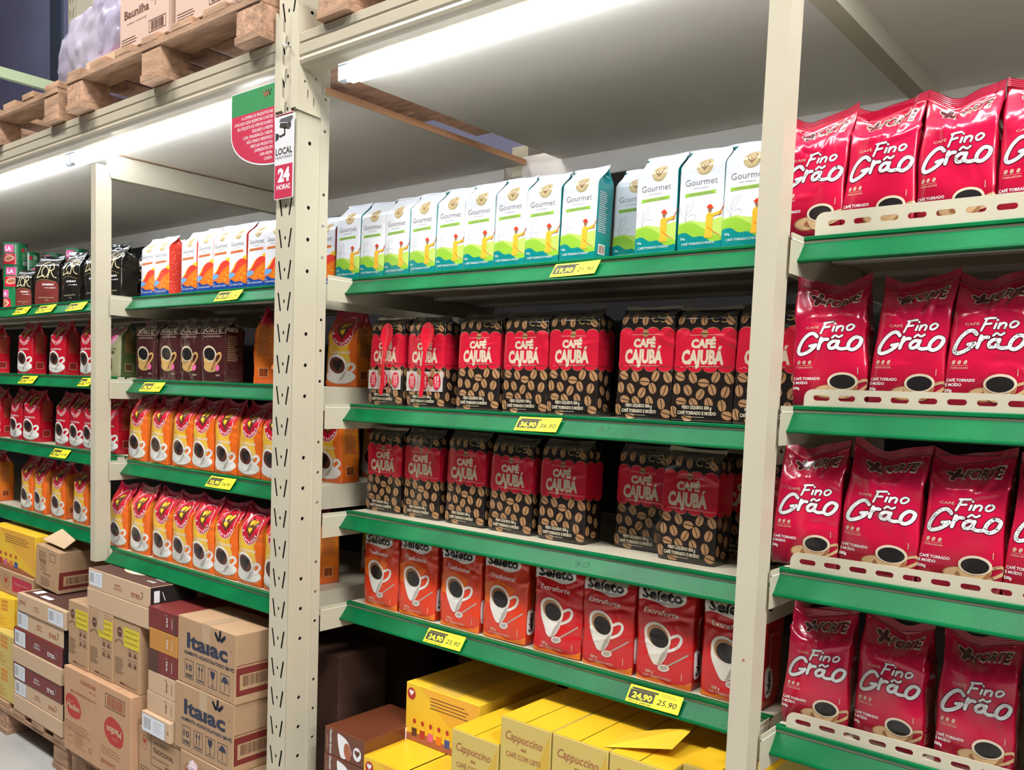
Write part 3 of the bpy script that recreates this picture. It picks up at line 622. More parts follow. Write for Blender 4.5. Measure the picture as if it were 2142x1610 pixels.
def lamp(x0, x1, label):
    root = empty('tube_lamp', ((x0+x1)/2, .003, 2.201)); tag(root, label, 'lamp', 'tube lamps under the beam'); w_ = (x1-x0)/2
    prof = [(.001, .0), (-.0, .008), (.0, .032), (.004, .040), (.020, .040), (.025, .003), (.021, -.001), (.004, -.002)]
    m = MB(); m.extrude_x([(.0, -.003), (.0, .037), (.025, .037), (.025, -.003), (.020, -.006), (.005, -.006)], -w_+.035, w_-.035, TUBE); m.build('diffuser', root)
    m = MB(); m.extrude_x([(.0, .0372), (.0, .041), (.026, .041), (.026, .0372)], -w_, w_, LAMPW); m.build('housing', root)
    for s in (-1, 1):
        m = MB(); m.extrude_x(prof, s*w_-(.0 if s < 0 else .034), s*w_+(.034 if s < 0 else 0), LAMPW); ec = m.build('end_cap', root); MB().tube([(s*(w_-.02), .012, -.0045), (s*(w_-.02), .012, -.0005)], .003, STEEL, 8).build('screw', ec)
    return root
lamp(-1.742, -.555, 'glowing tube lamp under the beam above the white and teal packs'); lamp(-.53, .66, 'glowing tube lamp above the pink-red packs, mostly outside the picture')
lamp(-3.19, -2.0, 'glowing tube lamp left of the round hanging sign'); lamp(-4.44, -3.205, 'glowing tube lamp at the far left above the cans')

# ---- hanging information sign, camera sign
m = MB(); O = (-2.188, -.004, 2.034)
arcp = [(.0, .213), (0, .10)]+[(.203-.203*math.cos(t), .10-.10*math.sin(t)) for t in [math.pi/2*k/12 for k in range(1, 13)]]+[(.203, .213)]
m.plate(arcp, [], .003, lambda a, b, d: (O[0]+a, O[1]+d, O[2]+b), fW)
A = Art(); inn = [(4, 150), (4, 101)]+[(203-199*math.cos(t), 101-97*math.sin(t)) for t in [math.pi/2*k/12 for k in range(1, 13)]]+[(200, 150)]
A.poly(inn, fPk, 0); A.poly([(3, 211), (3, 150), (200, 150), (200, 211)], fGr, 0)
for k in range(3): A.stroke([(150+k*11, 196), (156+k*11, 182), (163+k*11, 198)], 3, fR if k < 2 else fK, 1, 0)
for i, t in enumerate(['A COMPRA DE PRODUTOS NO', 'ATACADO DEVE RESPEITAR O FATOR', 'DA ETIQUETA DO ITEM ESCOLHIDO,', 'SEGUNDO A MESMA', 'COR / FRAGRÂNCIA / SABOR,', 'NÃO SENDO PERMITIDO', 'MESCLAR PRODUTOS', 'DIFERENTES EM', 'UMA MESMA', 'CAIXA.']):
    A.text(t, 194, 140-i*13.4, 8.6, fW, w=min(len(t)*6.2, 182, 190-i*14), bold=.0, al='R')
A.onto(m, lambda a, b, d: (O[0]+a, O[1]-d, O[2]+b)); tag(m.build('hanging_sign'), 'red quarter-round hanging sign with a green top and white lines of text', 'sign')
m = MB(); O = (-1.973, -.0125, 1.935)
def rrect(x0, z0, x1, z1, r, n=4): return [p for cx, cz, a0 in ((x1-r, z1-r, 0), (x0+r, z1-r, 1), (x0+r, z0+r, 2), (x1-r, z0+r, 3)) for p in circ(cx, cz, r, r, n, 0, a0*math.pi/2, (a0+1)*math.pi/2)]
m.plate(rrect(0, 0, .079, .218, .005), [], .002, lambda a, b, d: (O[0]+a, O[1]+d, O[2]+b), fW)
A = Art(); A.poly([(2, 4), (2, 88), (77, 88), (77, 4), (75, 2), (4, 2)], fPk, 0); A.rect(2, 88, 77, 215, flat('light_grey', (.62, .62, .64)), 0); A.rect(1, 213, 78, 217, fPk, 0)
A.text('24', 41, 62, 33, fW, w=50, bold=.05); A.text('HORAS', 40, 31, 13, fW, w=57, bold=.02); A.text('LOCAL', 40, 123, 17, fK, w=70, bold=.03); A.text('MONITORADO', 40, 107, 8, fK, w=70, bold=.0)
A.poly([(22, 196), (20, 184), (62, 174), (66, 190)], fK, 1); A.poly([(18, 199), (66, 192), (77, 203), (72, 208), (24, 206)], flat('dark_grey', (.08, .08, .09)), 2); A.ell(61, 186, 8, 10, flat('dark_grey', (.08, .08, .09)), 3); A.ell(62, 186, 5, 6.5, fK, 4)
A.stroke([(42, 180), (42, 164), (24, 161)], 6, fK, 1, 0); A.poly([(3, 172), (12, 170), (22, 164), (14, 154), (3, 150)], fK, 1)
A.onto(m, lambda a, b, d: (O[0]+a, O[1]-d, O[2]+b)); tag(m.build('camera_sign'), 'small upright sign with a camera picture, LOCAL MONITORADO and 24 HORAS on a red field', 'sign')

# ---- shelves
GS = (-.592, -.806); GN = (-.806, .592)            # the sloping face of the price rail in (y, z)
def railpt(x, yf, z, s, d): return (x, yf-.0025+GS[0]*s+GN[0]*d, z-.011+GS[1]*s+GN[1]*d)
def shelf(x0, x1, yf, z, ya, label, guard=None, marks=None, depth=.62, lb=True, rb=True):
    root = empty('shelf', ((x0+x1)/2, yf, z)); tag(root, label, 'shelf', 'green-edged shelves'); ox, oy, oz = -(x0+x1)/2, -yf, -z
    L = lambda x, y, zz: (x+ox, y+oy, zz+oz)
    m = MB().box(x0+ox+.003, x1+ox-.003, .0005, depth, -.022, -.0005, CREAM)
    for k in range(3): m.box(x0+ox+.01, x1+ox-.01, .12+k*.2, .15+k*.2, -.030, -.022, CREAMD)
    m.build('deck', root)
    prof = [(.014, .0), (.0, .0005), (-.003, -.001), (-.0035, -.006), (.0015, -.0085), (.0015, -.0115), (-.0005, -.0125), (-.0245, -.0415), (-.0285, -.0425), (-.0295, -.0455), (-.0275, -.048), (-.012, -.048), (-.012, -.045), (-.022, -.045), (.001, -.016), (.003, -.003), (.014, -.003)]
    m = MB(); m.extrude_x(prof, x0+ox, x1+ox, GREEN)
    if marks: marks.onto(m, lambda a, b, d: railpt(x0+ox+a, 0, 0, -b, d), .0004)
    m.build('price_rail', root)
    for xs, on in ((x0, lb), (x1-.0025, rb)):
        if not on: continue
        m = MB(); hs = [circ(ya-yf+.006, -.035, .003, .003, 8)]
        m.plate([(ya-yf, -.07), (depth, -.07), (depth, -.001), (ya-yf, -.001)] if ya < yf else [(0, -.07), (depth, -.07), (depth, -.001), (0, -.001)], [], .0025, lambda a, b, d: (xs+ox+d, a, b), CREAM)
        m.box(xs+ox-.0002, xs+ox+.003, ya-yf, -.004, -.0125, -.0105, CREAMD)
        m.build('side_bracket', root)
    if guard:
        hgt, zlo, rows = guard; gx0, gx1 = x0+.018, x1-.02; r_ = .015
        out = [(gx0, zlo), (gx1, zlo), (gx1, hgt), (gx0+r_, hgt)]+[(gx0+r_-r_*math.sin(t), hgt-r_+r_*math.cos(t)) for t in [math.pi/2*k/5 for k in range(1, 6)]]
        hs = []
        for ri, rz in enumerate(rows):
            k = 0; xx = gx0+.022+(.006 if ri else 0)
            while xx < gx1-.03: hs.append(slot(xx+.008, rz, .029, .0095)); xx += .0425
        m = MB(); m.plate(out, hs, .0025, lambda a, b, d: (a+ox, .004+d, b), CREAM); m.build('front_guard', root)
    return root
mk1 = Art(); 
def pen(a, x, strokes):
    for s_ in strokes: a.stroke([(x+p, q) for p, q in s_], .8, fK, 0, 3, caps=False)
LV = {'A': (1.739, 1.449, 1.162, .850), 'B': (1.751, 1.402, 1.099, .836), 'C': (1.739, 1.444, 1.156, .859), 'L': (1.742, 1.456, 1.170, .872)}
YF = {'A': (.129, .134, .114, .060), 'B': (.197, .200, .196, .205), 'C': (.102, .100, .083, .112), 'L': (.13, .13, .13, .13)}
XR = {'A': (-2.985, -1.987), 'B': (-1.893, -.642), 'C': (-.596, .66), 'L': (-6.4, -3.03)}
bayn = {'A': 'left of the tall upright', 'B': 'right of the tall upright', 'C': 'in the rightmost bay', 'L': 'at the far left'}
lev = ['top', 'second', 'third', 'bottom']
for bay in 'ABCL':
    for i in range(4):
        mk = None
        if bay == 'B' and i == 1:
            mk = Art(); x = (at(1262, 897, .19).x-XR['B'][0])*1000; pen(mk, x-8, [[(10, -14), (2, -10), (8, -20), (2, -26), (-2, -20), (8, -12)], [(22, -8), (18, -26)], [(17, -12), (21, -8)]])
        if bay == 'B' and i == 2:
            mk = Art(); x = (at(1213, 1178, .18).x-XR['B'][0])*1000; pen(mk, x-10, [[(0, -8), (-4, -18), (10, -18)], [(8, -8), (2, -28)], [(26, -10), (17, -16), (20, -24), (30, -20), (30, -12), (26, -10)]])
        g = {0: (.040, -.016, (-.008, .020)), 1: (.030, -.002, (.015,)), 2: (.030, -.002, (.015,)), 3: (.030, -.002, (.015,))}[i] if bay == 'C' else None
        shelf(*XR[bay], YF[bay][i], LV[bay][i], {'A': .046, 'B': .108, 'C': .046, 'L': .1}[bay] if YF[bay][i] > .1 or bay in 'AC' else .1, f'{lev[i]} green-edged cream shelf {bayn[bay]}', g, mk)

# ---- dark sheets added to stand for the shade behind the bays
for x0, x1, t in ((-9.5, -3.01, 'behind the cans at far left'), (-3.008, -1.944, 'behind the orange packs'), (-1.942, -.621, 'behind the black packs'), (-.619, .75, 'behind the pink-red packs')):
    m = MB().box(x0, x1, .93, .945, .02, 2.14, DARK); o = m.build('back_panel'); tag(o, 'added dark sheet for the shade '+t, 'shade backdrop', 'dark shade backdrops')
    MB().box(x0, x1, .925, .93, 1.0, 1.03, DARK).build('rib', o)

# ---- price tags clipped to the sloping rail
def price(bay, i, xl, xr, y, p1, p2, label, hand=False, far=False):
    yf, z = YF[bay][i], LV[bay][i]; xa, xb = at(xl, y, yf-.018).x, at(xr, y, yf-.018).x; w_ = (xb-xa)*1000; m = MB(); h = 42
    root = (xa, yf, z); A = Art()
    def fn(a, b, d):
        s = -b/1000/1; p = railpt(a, 0, 0, -b, d+.0012+.004*(max(0, abs(a/ (w_/1000)-.5)-.3))*0); return p
    seg = 6; V = []; Fc = []
    cur = lambda a: .003*((a/(w_/1000))**2) 
    fn = lambda a, b, d: railpt(a, 0, 0, -b, d+.0034+cur(a))
    for j in range(seg+1):
        a = w_/1000*j/seg
        for b in (.001, -.0385): V += [fn(a, b, -.0004), fn(a, b, 0)]
    for j in range(seg): k = j*4; Fc += [(k+1, k+3, k+7, k+5), (k, k+4, k+6, k+2), (k, k+1, k+5, k+4), (k+2, k+6, k+7, k+3)]
    Fc += [(0, 2, 3, 1), (seg*4, seg*4+1, seg*4+3, seg*4+2)]
    m.add(V, Fc, fYB)
    A.rect(w_*.03, -30, w_*.50, -9, fK, 0); A.text(p1, w_*.28, -20, 13, fYB, w=w_*.38, bold=.04, layer=1); A.text(p2, w_*.75, -22, 12, fK, w=w_*.36, bold=.0, shear=.15, layer=1)
    A.rect(w_*.05, -8, w_*.55, -4, fK, 0); A.lines(w_*.6, w_*.95, -4, 2, 4, 1, fYD); A.text('FD10 249,00', w_*.27, -34.5, 4.5, fK, w=w_*.42)
    it = []
    for V_, T, mm, l in A.items:        # split long shapes so that they follow the curl
        it.append((V_, T, mm, l))
    A.onto(m, fn, .0005); o = m.build('price_tag', loc=root); tag(o, label, 'price tag', 'yellow price tags on the green rails'); return o
price('B', 0, 1155, 1250, 565, '19,90', '21,90', 'yellow price tag 19,90 and 21,90 under the white and teal packs')
price('B', 1, 1080, 1170, 889, '36,90', '36,90', 'yellow price tag 36,90 and 36,90 under the black and red packs')
price('B', 3, 890, 969, 1337, '24,90', '25,90', 'yellow price tag 24,90 and 25,90 under the orange-red traditional packs')
price('B', 3, 1312, 1425, 1470, '24,90', '25,90', 'largest yellow price tag 24,90 and 25,90, below the red packs at right')
price('A', 0, 452, 503, 618, '18,90', '21,90', 'yellow price tag below the orange, white and blue packs')
price('A', 1, 296, 340, 806, '26,90', '29,90', 'yellow price tag under the dark brown packs beside the slim left post')
price('A', 2, 434, 488, 1009, '33,90', '34,90', 'yellow price tag 33,90 and 34,90 on the rail between the two orange rows')
price('L', 0, 30, 60, 645, '15,90', '17,90', 'leftmost of three small yellow price tags below the cans')
price('L', 0, 78, 113, 642, '22,90', '24,90', 'middle one of three small yellow price tags below the cans')
price('L', 0, 141, 178, 640, '22,90', '24,90', 'rightmost of three small yellow price tags, beneath the black foil packs')
price('L', 1, 42, 74, 794, '33,90', '34,90', 'small yellow price tag under the red packs at the far left')
price('L', 1, 166, 192, 798, '33,90', '34,90', 'yellow price tag half hidden by the slim left post')
price('L', 2, 108, 143, 948, '32,90', '34,90', 'yellow price tag on the far left third rail above the orange packs')

# ================================================================ goods on the shelves
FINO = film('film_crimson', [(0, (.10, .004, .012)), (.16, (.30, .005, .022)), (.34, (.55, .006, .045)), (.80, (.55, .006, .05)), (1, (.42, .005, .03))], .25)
FINOS = mat('film_crimson_side', (.42, .005, .028), .28, coat=.4)
BLACKF = mat('film_black_brown', (.016, .011, .009), .24, coat=.5)
TRADF = film('film_sunset', [(0, (.62, .09, .012)), (.10, (.72, .16, .015)), (.30, (.66, .46, .22)), (.46, (.76, .48, .06)), (.72, (.82, .42, .012)), (.79, (.55, .03, .02)), (1, (.42, .006, .03))], .26, .06)
TRADS = film('film_orange_side', [(0, (.62, .10, .012)), (.6, (.72, .22, .02)), (.80, (.72, .22, .02)), (.86, (.45, .01, .03)), (1, (.42, .006, .03))], .28)
EXTF = mat('film_red', (.48, .008, .022), .26, coat=.5); SELF = mat('film_orange_red', (.66, .045, .012), .27, coat=.5); SELE = mat('film_bright_red', (.58, .012, .014), .27, coat=.5)
WHF = mat('film_matt_white', (.72, .73, .76), .34, coat=.2); TEALS = mat('film_teal_side', (.0, .23, .23), .33, coat=.3); CORS = mat('film_coral_side', (.62, .05, .03), .33, coat=.3)
FORF = mat('film_dark_brown', (.055, .014, .014), .22, coat=.5); ORGF = mat('film_pale_green', (.36, .35, .20), .4); LORF = mat('film_black_foil', (.014, .012, .009), .2, coat=.6)
FOIL = mat('foil_inside', (.55, .50, .44), .3, metal=.6)
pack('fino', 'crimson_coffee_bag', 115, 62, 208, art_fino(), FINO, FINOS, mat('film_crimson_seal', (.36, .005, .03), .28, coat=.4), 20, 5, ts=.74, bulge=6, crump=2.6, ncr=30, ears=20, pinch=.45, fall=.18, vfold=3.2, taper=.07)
pack('cajuba', 'black_coffee_bag', 134, 70, 232, art_cajuba(), BLACKF, None, [mat('film_black_seal', (.05, .04, .03), .22, coat=.5), FOIL], 15, 4, ts=.925, bulge=3, crump=1.5, ncr=34, ears=3, taper=.03, pinch=.3, fall=.5, botr=2)
pack('selt', 'orange_red_coffee_bag', 136, 80, 211, art_seleto('Tradicional'), SELF, mat('film_orange_red_side', (.50, .03, .01), .3, coat=.3), SELF, 8, 3, ts=.93, bulge=5, crump=2.3, ncr=40, ears=5, pinch=.5, fall=.5)
pack('sele', 'red_coffee_bag', 136, 80, 211, art_seleto('Extraforte'), SELE, mat('film_bright_red_side', (.42, .010, .012), .3, coat=.3), SELE, 8, 3, ts=.93, bulge=6, crump=2.6, ncr=44, ears=6, pinch=.5, fall=.5)
pack('trad', 'orange_yellow_coffee_bag', 122, 76, 216, art_trad('tradicional'), TRADF, TRADS, mat('film_wine_seal', (.36, .005, .04), .25, coat=.5), 18, 5, ts=.74, bulge=7, crump=2.6, ncr=36, ears=16, vfold=3, taper=.08, pinch=.5, fall=.2)
pack('extra', 'dark_red_coffee_bag', 114, 70, 205, art_trad('extraforte'), EXTF, None, EXTF, 16, 3, ts=.74, bulge=6, crump=2.4, ncr=32, ears=14, vfold=3, taper=.08, pinch=.5, fall=.2)
pack('org', 'pale_green_coffee_bag', 124, 72, 190, art_trad('orgânico'), ORGF, mat('film_moss_side', (.05, .07, .02), .4), ORGF, 14, 1, ts=.76, bulge=6, crump=1.2, ears=6, pinch=.5)
pack('forte', 'brown_coffee_bag', 130, 76, 196, art_forte(), FORF, None, FORF, 18, 3, ts=.86, bulge=3, crump=2.6, ncr=36, ears=6, pinch=.5)
gk = dict(ts=.80, bulge=2.2, crump=.55, ncr=10, ears=1.5, pinch=.62, fold=.46, botr=1.5)
pack('gteal', 'white_teal_coffee_pack', 96, 62, 207, art_gourmet('teal'), WHF, TEALS, WHF, 11, 3, fall=.35, cat='coffee pack', **gk)
pack('gcoral', 'white_orange_coffee_pack', 90, 60, 200, art_gourmet('coral'), WHF, CORS, WHF, 11, 3, fall=.35, cat='coffee pack', **gk)
pack('lor', 'black_foil_coffee_bag', 128, 74, 196, art_lor('black'), LORF, None, LORF, 16, 2, ts=.70, bulge=7, crump=2.6, ncr=30, ears=10, pinch=.5)
pack('lorr', 'black_rose_coffee_bag', 128, 70, 196, art_lor('rose'), LORF, None, LORF, 14, 1, ts=.80, bulge=8, crump=1.6, ncr=20, ears=4, pinch=.5)

PACKW = {'fino': (115, 62), 'cajuba': (134, 70), 'selt': (136, 80), 'sele': (136, 80), 'trad': (122, 76), 'extra': (114, 70), 'org': (124, 72), 'forte': (130, 76), 'gteal': (96, 62), 'gcoral': (90, 60), 'lor': (128, 74), 'lorr': (128, 70)}
ORD = ['first', 'second', 'third', 'fourth', 'fifth', 'sixth', 'seventh', 'eighth', 'ninth', 'tenth', 'eleventh', 'twelfth', 'thirteenth', 'fourteenth']
def row(bay, i, items, y0, y1, gap, desc, where, group, start=0, total=None):
    """items: (key, left edge px, options); pushed one bag deeper where two would clash"""
    z = LV[bay][i]; Yb = YF[bay][i]+gap; n = len(items); edge = -99; outs = []
    for k, it in enumerate(items):
        key, px = it[0], it[1]; op = it[2] if len(it) > 2 else {}
        p = PACKW[key]; W, D = p[0]/1000*op.get('sc', (1,))[0], p[1]/1000; yy = y0+(y1-y0)*(px-items[0][1])/max(1, items[-1][1]-items[0][1])
        Y = Yb+op.get('dy', 0); x = at(px, yy, Y).x
        if 'dy' not in op and x < edge-.034: Y = Yb+D+.012; x = at(px, yy, Y).x
        elif 'dy' not in op:
            x = max(x, edge+(.0008 if key[0] == 'g' else .0025))
        if Y < Yb+D*.5: edge = x+W
        nm = op.get('label') or f"{ORD[k+start]} {desc} from the left, {where}"
        o = put(key, (x+W/2, Y, z), op.get('rz', rndm.uniform(-.035, .035)), nm, group, op.get('var'), (op.get('lx', rndm.uniform(-.03, 0)), op.get('ly', rndm.uniform(-.008, .008))), op.get('sc', (1, 1, rndm.uniform(.985, 1.01))))
        outs.append(o)
    return outs
# right bay
T = lambda k, p, **o: (k, p, o)
row('C', 0, [T('fino', 1622, var=0, rz=.02), T('fino', 1746, var=1), T('fino', 1901, var=2, rz=-.05), T('fino', 2076, var=3), T('fino', 2290)], 470, 430, .030, 'crimson coffee bag', 'top shelf at right', 'crimson bags on the top shelf')
row('C', 1, [T('fino', 1658, var=3, rz=.06, ly=-.03, sc=(1.1, 1, 1)), T('fino', 1798, var=0), T('fino', 1950, var=4), T('fino', 2112, var=1), T('fino', 2330)], 840, 850, .032, 'crimson coffee bag', 'second shelf at right', 'crimson bags on the second shelf')
row('C', 2, [T('fino', 1614, var=4, rz=.05), T('fino', 1738, var=2, sc=(1.1, 1, 1), ly=.03), T('fino', 1908, var=1, sc=(1.05, 1, 1)), T('fino', 2084, var=0), T('fino', 2290)], 1150, 1250, .036, 'crimson coffee bag', 'third shelf at right', 'crimson bags on the third shelf')
row('C', 3, [T('fino', 1632, var=1, rz=.03), T('fino', 1778, var=3, rz=-.12), T('fino', 1952, var=2), T('fino', 2150, var=0), T('fino', 2370)], 1530, 1620, .030, 'crimson coffee bag', 'bottom shelf at right', 'crimson bags on the bottom shelf')
# middle bay
row('B', 0, [T('gteal', p) for p in (702, 751, 789, 846, 904, 966, 1026, 1089)]+[T('gteal', 1168, rz=-.03, label='white and teal pack with its teal side showing, left of a gap in the row'), T('gteal', 1279, dy=.07), T('gteal', 1326), T('gteal', 1416), T('gteal', 1501), T('gteal', 1596)], 574, 515, .010, 'white and teal coffee pack', 'top middle shelf', 'white and teal packs on the top shelf')
cj2 = row('B', 1, [T('cajuba', 769, lx=-.02, label='black and red coffee bag with a red spoon, leftmost of its row'), T('cajuba', 850, label='black and red coffee bag with a red spoon, second from the left'), T('cajuba', 954), T('cajuba', 1049), T('cajuba', 1131), T('cajuba', 1286), T('cajuba', 1384), T('cajuba', 1520)], 842, 884, .022, 'black and red coffee bag', 'upper of the two black rows', 'black and red bags, upper row')
row('B', 2, [T('cajuba', p) for p in (766, 842, 929, 1020, 1123)]+[T('cajuba', 1283, dy=.05), T('cajuba', 1374), T('cajuba', 1500, dy=.13)], 1075, 1175, .066, 'black and red coffee bag', 'lower of the two black rows', 'black and red bags, lower row')
row('B', 3, [T('selt', 760), T('selt', 832), T('selt', 918), T('selt', 1007)], 1250, 1345, .02, 'orange-red traditional coffee bag', 'bottom middle shelf', 'orange-red bags on the bottom shelf')
row('B', 3, [T('sele', 1113), T('sele', 1211, lx=.01), T('sele', 1326, lx=.01), T('sele', 1460)], 1370, 1480, .02, 'bright red extra strong coffee bag', 'bottom middle shelf', 'bright red bags on the bottom shelf')
# left half bay
row('A', 0, [T('gcoral', p) for p in (294, 322, 338, 378, 411, 437, 470, 516, 546)], 614, 600, .012, 'white, orange and blue coffee pack', 'shelf left of the tall upright', 'white, orange and blue packs')
put('gcoral', (at(668, 575, .22).x+.02, .22, LV['A'][0]), .02, 'white and orange pack glimpsed just right of the tall upright', 'white, orange and blue packs')
row('L', 0, [T('lor', 214, label='black foil coffee bag seen just right of the slim left post', rz=.05)], 630, 625, .03, '', '', 'black foil bags')
row('A', 0, [T('lor', 280, dy=.12, rz=.1, label='black foil bag leaning against the first white and orange pack')], 630, 625, .02, '', '', 'black foil bags')
row('L', 1, [T('org', 216, rz=.02, label='pale green coffee bag, left one of the pair')], 787, 788, .02, '', '', 'pale green bags')
row('A', 1, [T('org', 268, dy=.085, label='pale green coffee bag, right one half behind the brown bags')], 787, 788, .02, '', '', 'pale green bags')
row('A', 1, [T('forte', 284), T('forte', 331), T('forte', 374), T('forte', 420, rz=.03)], 789, 795, .02, 'dark brown coffee bag', 'second shelf left', 'dark brown bags with an amber cup')
put('trad', (at(520, 795, .2).x, .245, LV['A'][1]), R(-58), 'orange coffee bag turned sideways to the right of the brown bags', 'orange bags on the second shelf', 1, (0, 0))
put('trad', (at(578, 800, .17).x, .19, LV['A'][1]+.050), .1, 'orange coffee bag slumped low beside the tall upright, second shelf', 'orange bags on the second shelf', 2, (-.55, 0), (.85, 1, .8))
row('L', 2, [T('extra', 212), T('extra', 240, dy=.08)], 950, 955, .012, 'dark red coffee bag right of the slim post', 'third shelf', 'dark red bags right of the slim post')
row('A', 2, [T('trad', p) for p in (267, 311, 358, 400, 447, 485, 532)], 958, 1005, .012, 'orange and yellow coffee bag', 'third shelf left of the upright', 'orange and yellow bags on the third shelf')
row('A', 3, [T('trad', p) for p in (228, 272, 317, 352, 395, 444, 494, 549)], 1139, 1225, .02, 'orange and yellow coffee bag', 'bottom shelf left of the upright', 'orange and yellow bags on the bottom shelf')
# packs seen past the tall upright, standing at the right end of the left shelves
put('trad', (-2.055, .30, LV['A'][1]), .12, 'orange coffee bag seen past the upright beside the spoon bags', 'orange bags behind the tall upright', 0)
put('trad', (-2.065, .52, LV['A'][1]), .1, 'shaded orange coffee bag deeper in, behind the one past the upright', 'orange bags behind the tall upright', 3)
put('trad', (-2.062, .262, LV['A'][2]), .05, 'orange coffee bag seen past the upright on the third level', 'orange bags behind the tall upright', 2)
put('trad', (-2.065, .46, LV['A'][2]), .08, 'dark shaded orange bag left of the lower black row', 'orange bags behind the tall upright', 4)
put('trad', (-2.12, .24, LV['A'][3]), -.1, 'orange bag with only its yellow side showing behind the upright, lowest level', 'orange bags behind the tall upright', 1)
put('trad', (-2.06, .46, LV['A'][3]), .05, 'very dark shaded bag left of the orange-red traditional bags', 'orange bags behind the tall upright', 0)
# far left half bay
row('L', 0, [T('lorr', 82, rz=.35, label='black and rosewood foil coffee bag with gold letters, far left'), T('lor', 131, rz=.08, label='black foil coffee bag with gold letters, right of the rosewood one'), T('lor', 176, rz=.02, label='black foil bag cut off by the left side of the slim post')], 636, 630, .03, '', '', 'black foil bags')
put('lorr', (at(46, 640, .16).x, .165, LV['L'][0]), .5, 'small crumpled dark red bag in front of the green cans', 'black foil bags', 0, (0, 0), (.62, .8, .78))
row('L', 1, [T('extra', -34), T('extra', 38, rz=.1), T('extra', 104, rz=.1), T('extra', 166)], 776, 785, .02, 'dark red coffee bag', 'second shelf far left', 'dark red bags, second shelf far left')
row('L', 2, [T('extra', -22), T('extra', 20), T('extra', 51, rz=.15), T('extra', 114), T('extra', 143), T('extra', 168)], 912, 936, .02, 'dark red coffee bag', 'third shelf far left', 'dark red bags, third shelf far left')
row('L', 3, [T('trad', -30, rz=.1), T('trad', 42), T('trad', 69), T('trad', 106), T('trad', 152)], 1052, 1100, .02, 'orange and yellow coffee bag', 'bottom shelf far left', 'orange and yellow bags, bottom shelf far left')

# red spoons held on the first two black bags by a printed band
for k, o in enumerate(cj2[:2]):
    p = o; e = MB(); bx = .067
    A = Art(); A.rect(-66, 43, 66, 95, ink('clear_band', (.50, .44, .40)), 0)
    for x in (-44, 2, 46): A.ell(x, 69, 13, 21, RED, 1); A.text('CAFÉ', x-4, 69, 6, W_, w=26, layer=2, rot=math.pi/2); A.text('CAJUBÁ', x+4, 69, 6, W_, w=30, layer=2, rot=math.pi/2); pass
    for x in (-22, 24): A.text('PROMOÇÃO', x, 69, 6, RED, w=44, rot=math.pi/2)
    A.onto(e, lambda a, b, d: (a, -.0052+.003*abs(a/.067)**3-d, b), .0003); e.add([(-.0675, -.001, .043), (-.0675, .05, .043), (-.0675, .05, .095), (-.0675, -.001, .095)], [(0, 1, 2, 3)], ink('clear_band', (.5, .44, .4)))
    b_ = e.build('promo_band', p)
    m = MB(); tilt = .14; P0 = Vector((-.004, -.012, .028)); dr = Vector((math.sin(tilt), 0, math.cos(tilt))); sd = Vector((math.cos(tilt), 0, -math.sin(tilt)))
    sec = [(0, .006, 0), (.03, .0062, 0), (.09, .0052, 0), (.12, .006, 0), (.135, .013, .002), (.150, .020, .005), (.166, .0225, .006), (.180, .020, .005), (.190, .012, .002), (.195, .003, 0)]
    V = []; Fc = []
    for t, w_, dp in sec:
        c_ = P0+dr*t
        for q in range(7): u_ = -1+q/3; V.append(c_+sd*w_*u_+Vector((0, dp*(1-u_*u_), 0)))
        for q in range(7): u_ = 1-q/3; V.append(c_+sd*w_*u_+Vector((0, dp*(1-u_*u_)+.0022, 0)))
    for j in range(len(sec)-1):
        for q in range(14): Fc.append((j*14+q, j*14+(q+1) % 14, (j+1)*14+(q+1) % 14, (j+1)*14+q))
    Fc += [tuple(range(14)), tuple(range((len(sec)-1)*14, len(sec)*14))[::-1]]
    V = [v+Vector((0, -.006 if v.z > .1 else -.0, 0)) for v in V]
    s_ = m.add(V, Fc, mat('red_plastic', (.62, .012, .03), .2, coat=.5)).build('plastic_spoon', smooth=False); s_.location = p.location; s_.rotation_euler = p.rotation_euler
    tag(s_, ['red plastic measuring spoon on the leftmost black bag', 'red plastic measuring spoon on the second black bag'][k], 'spoon', 'red promotional spoons')

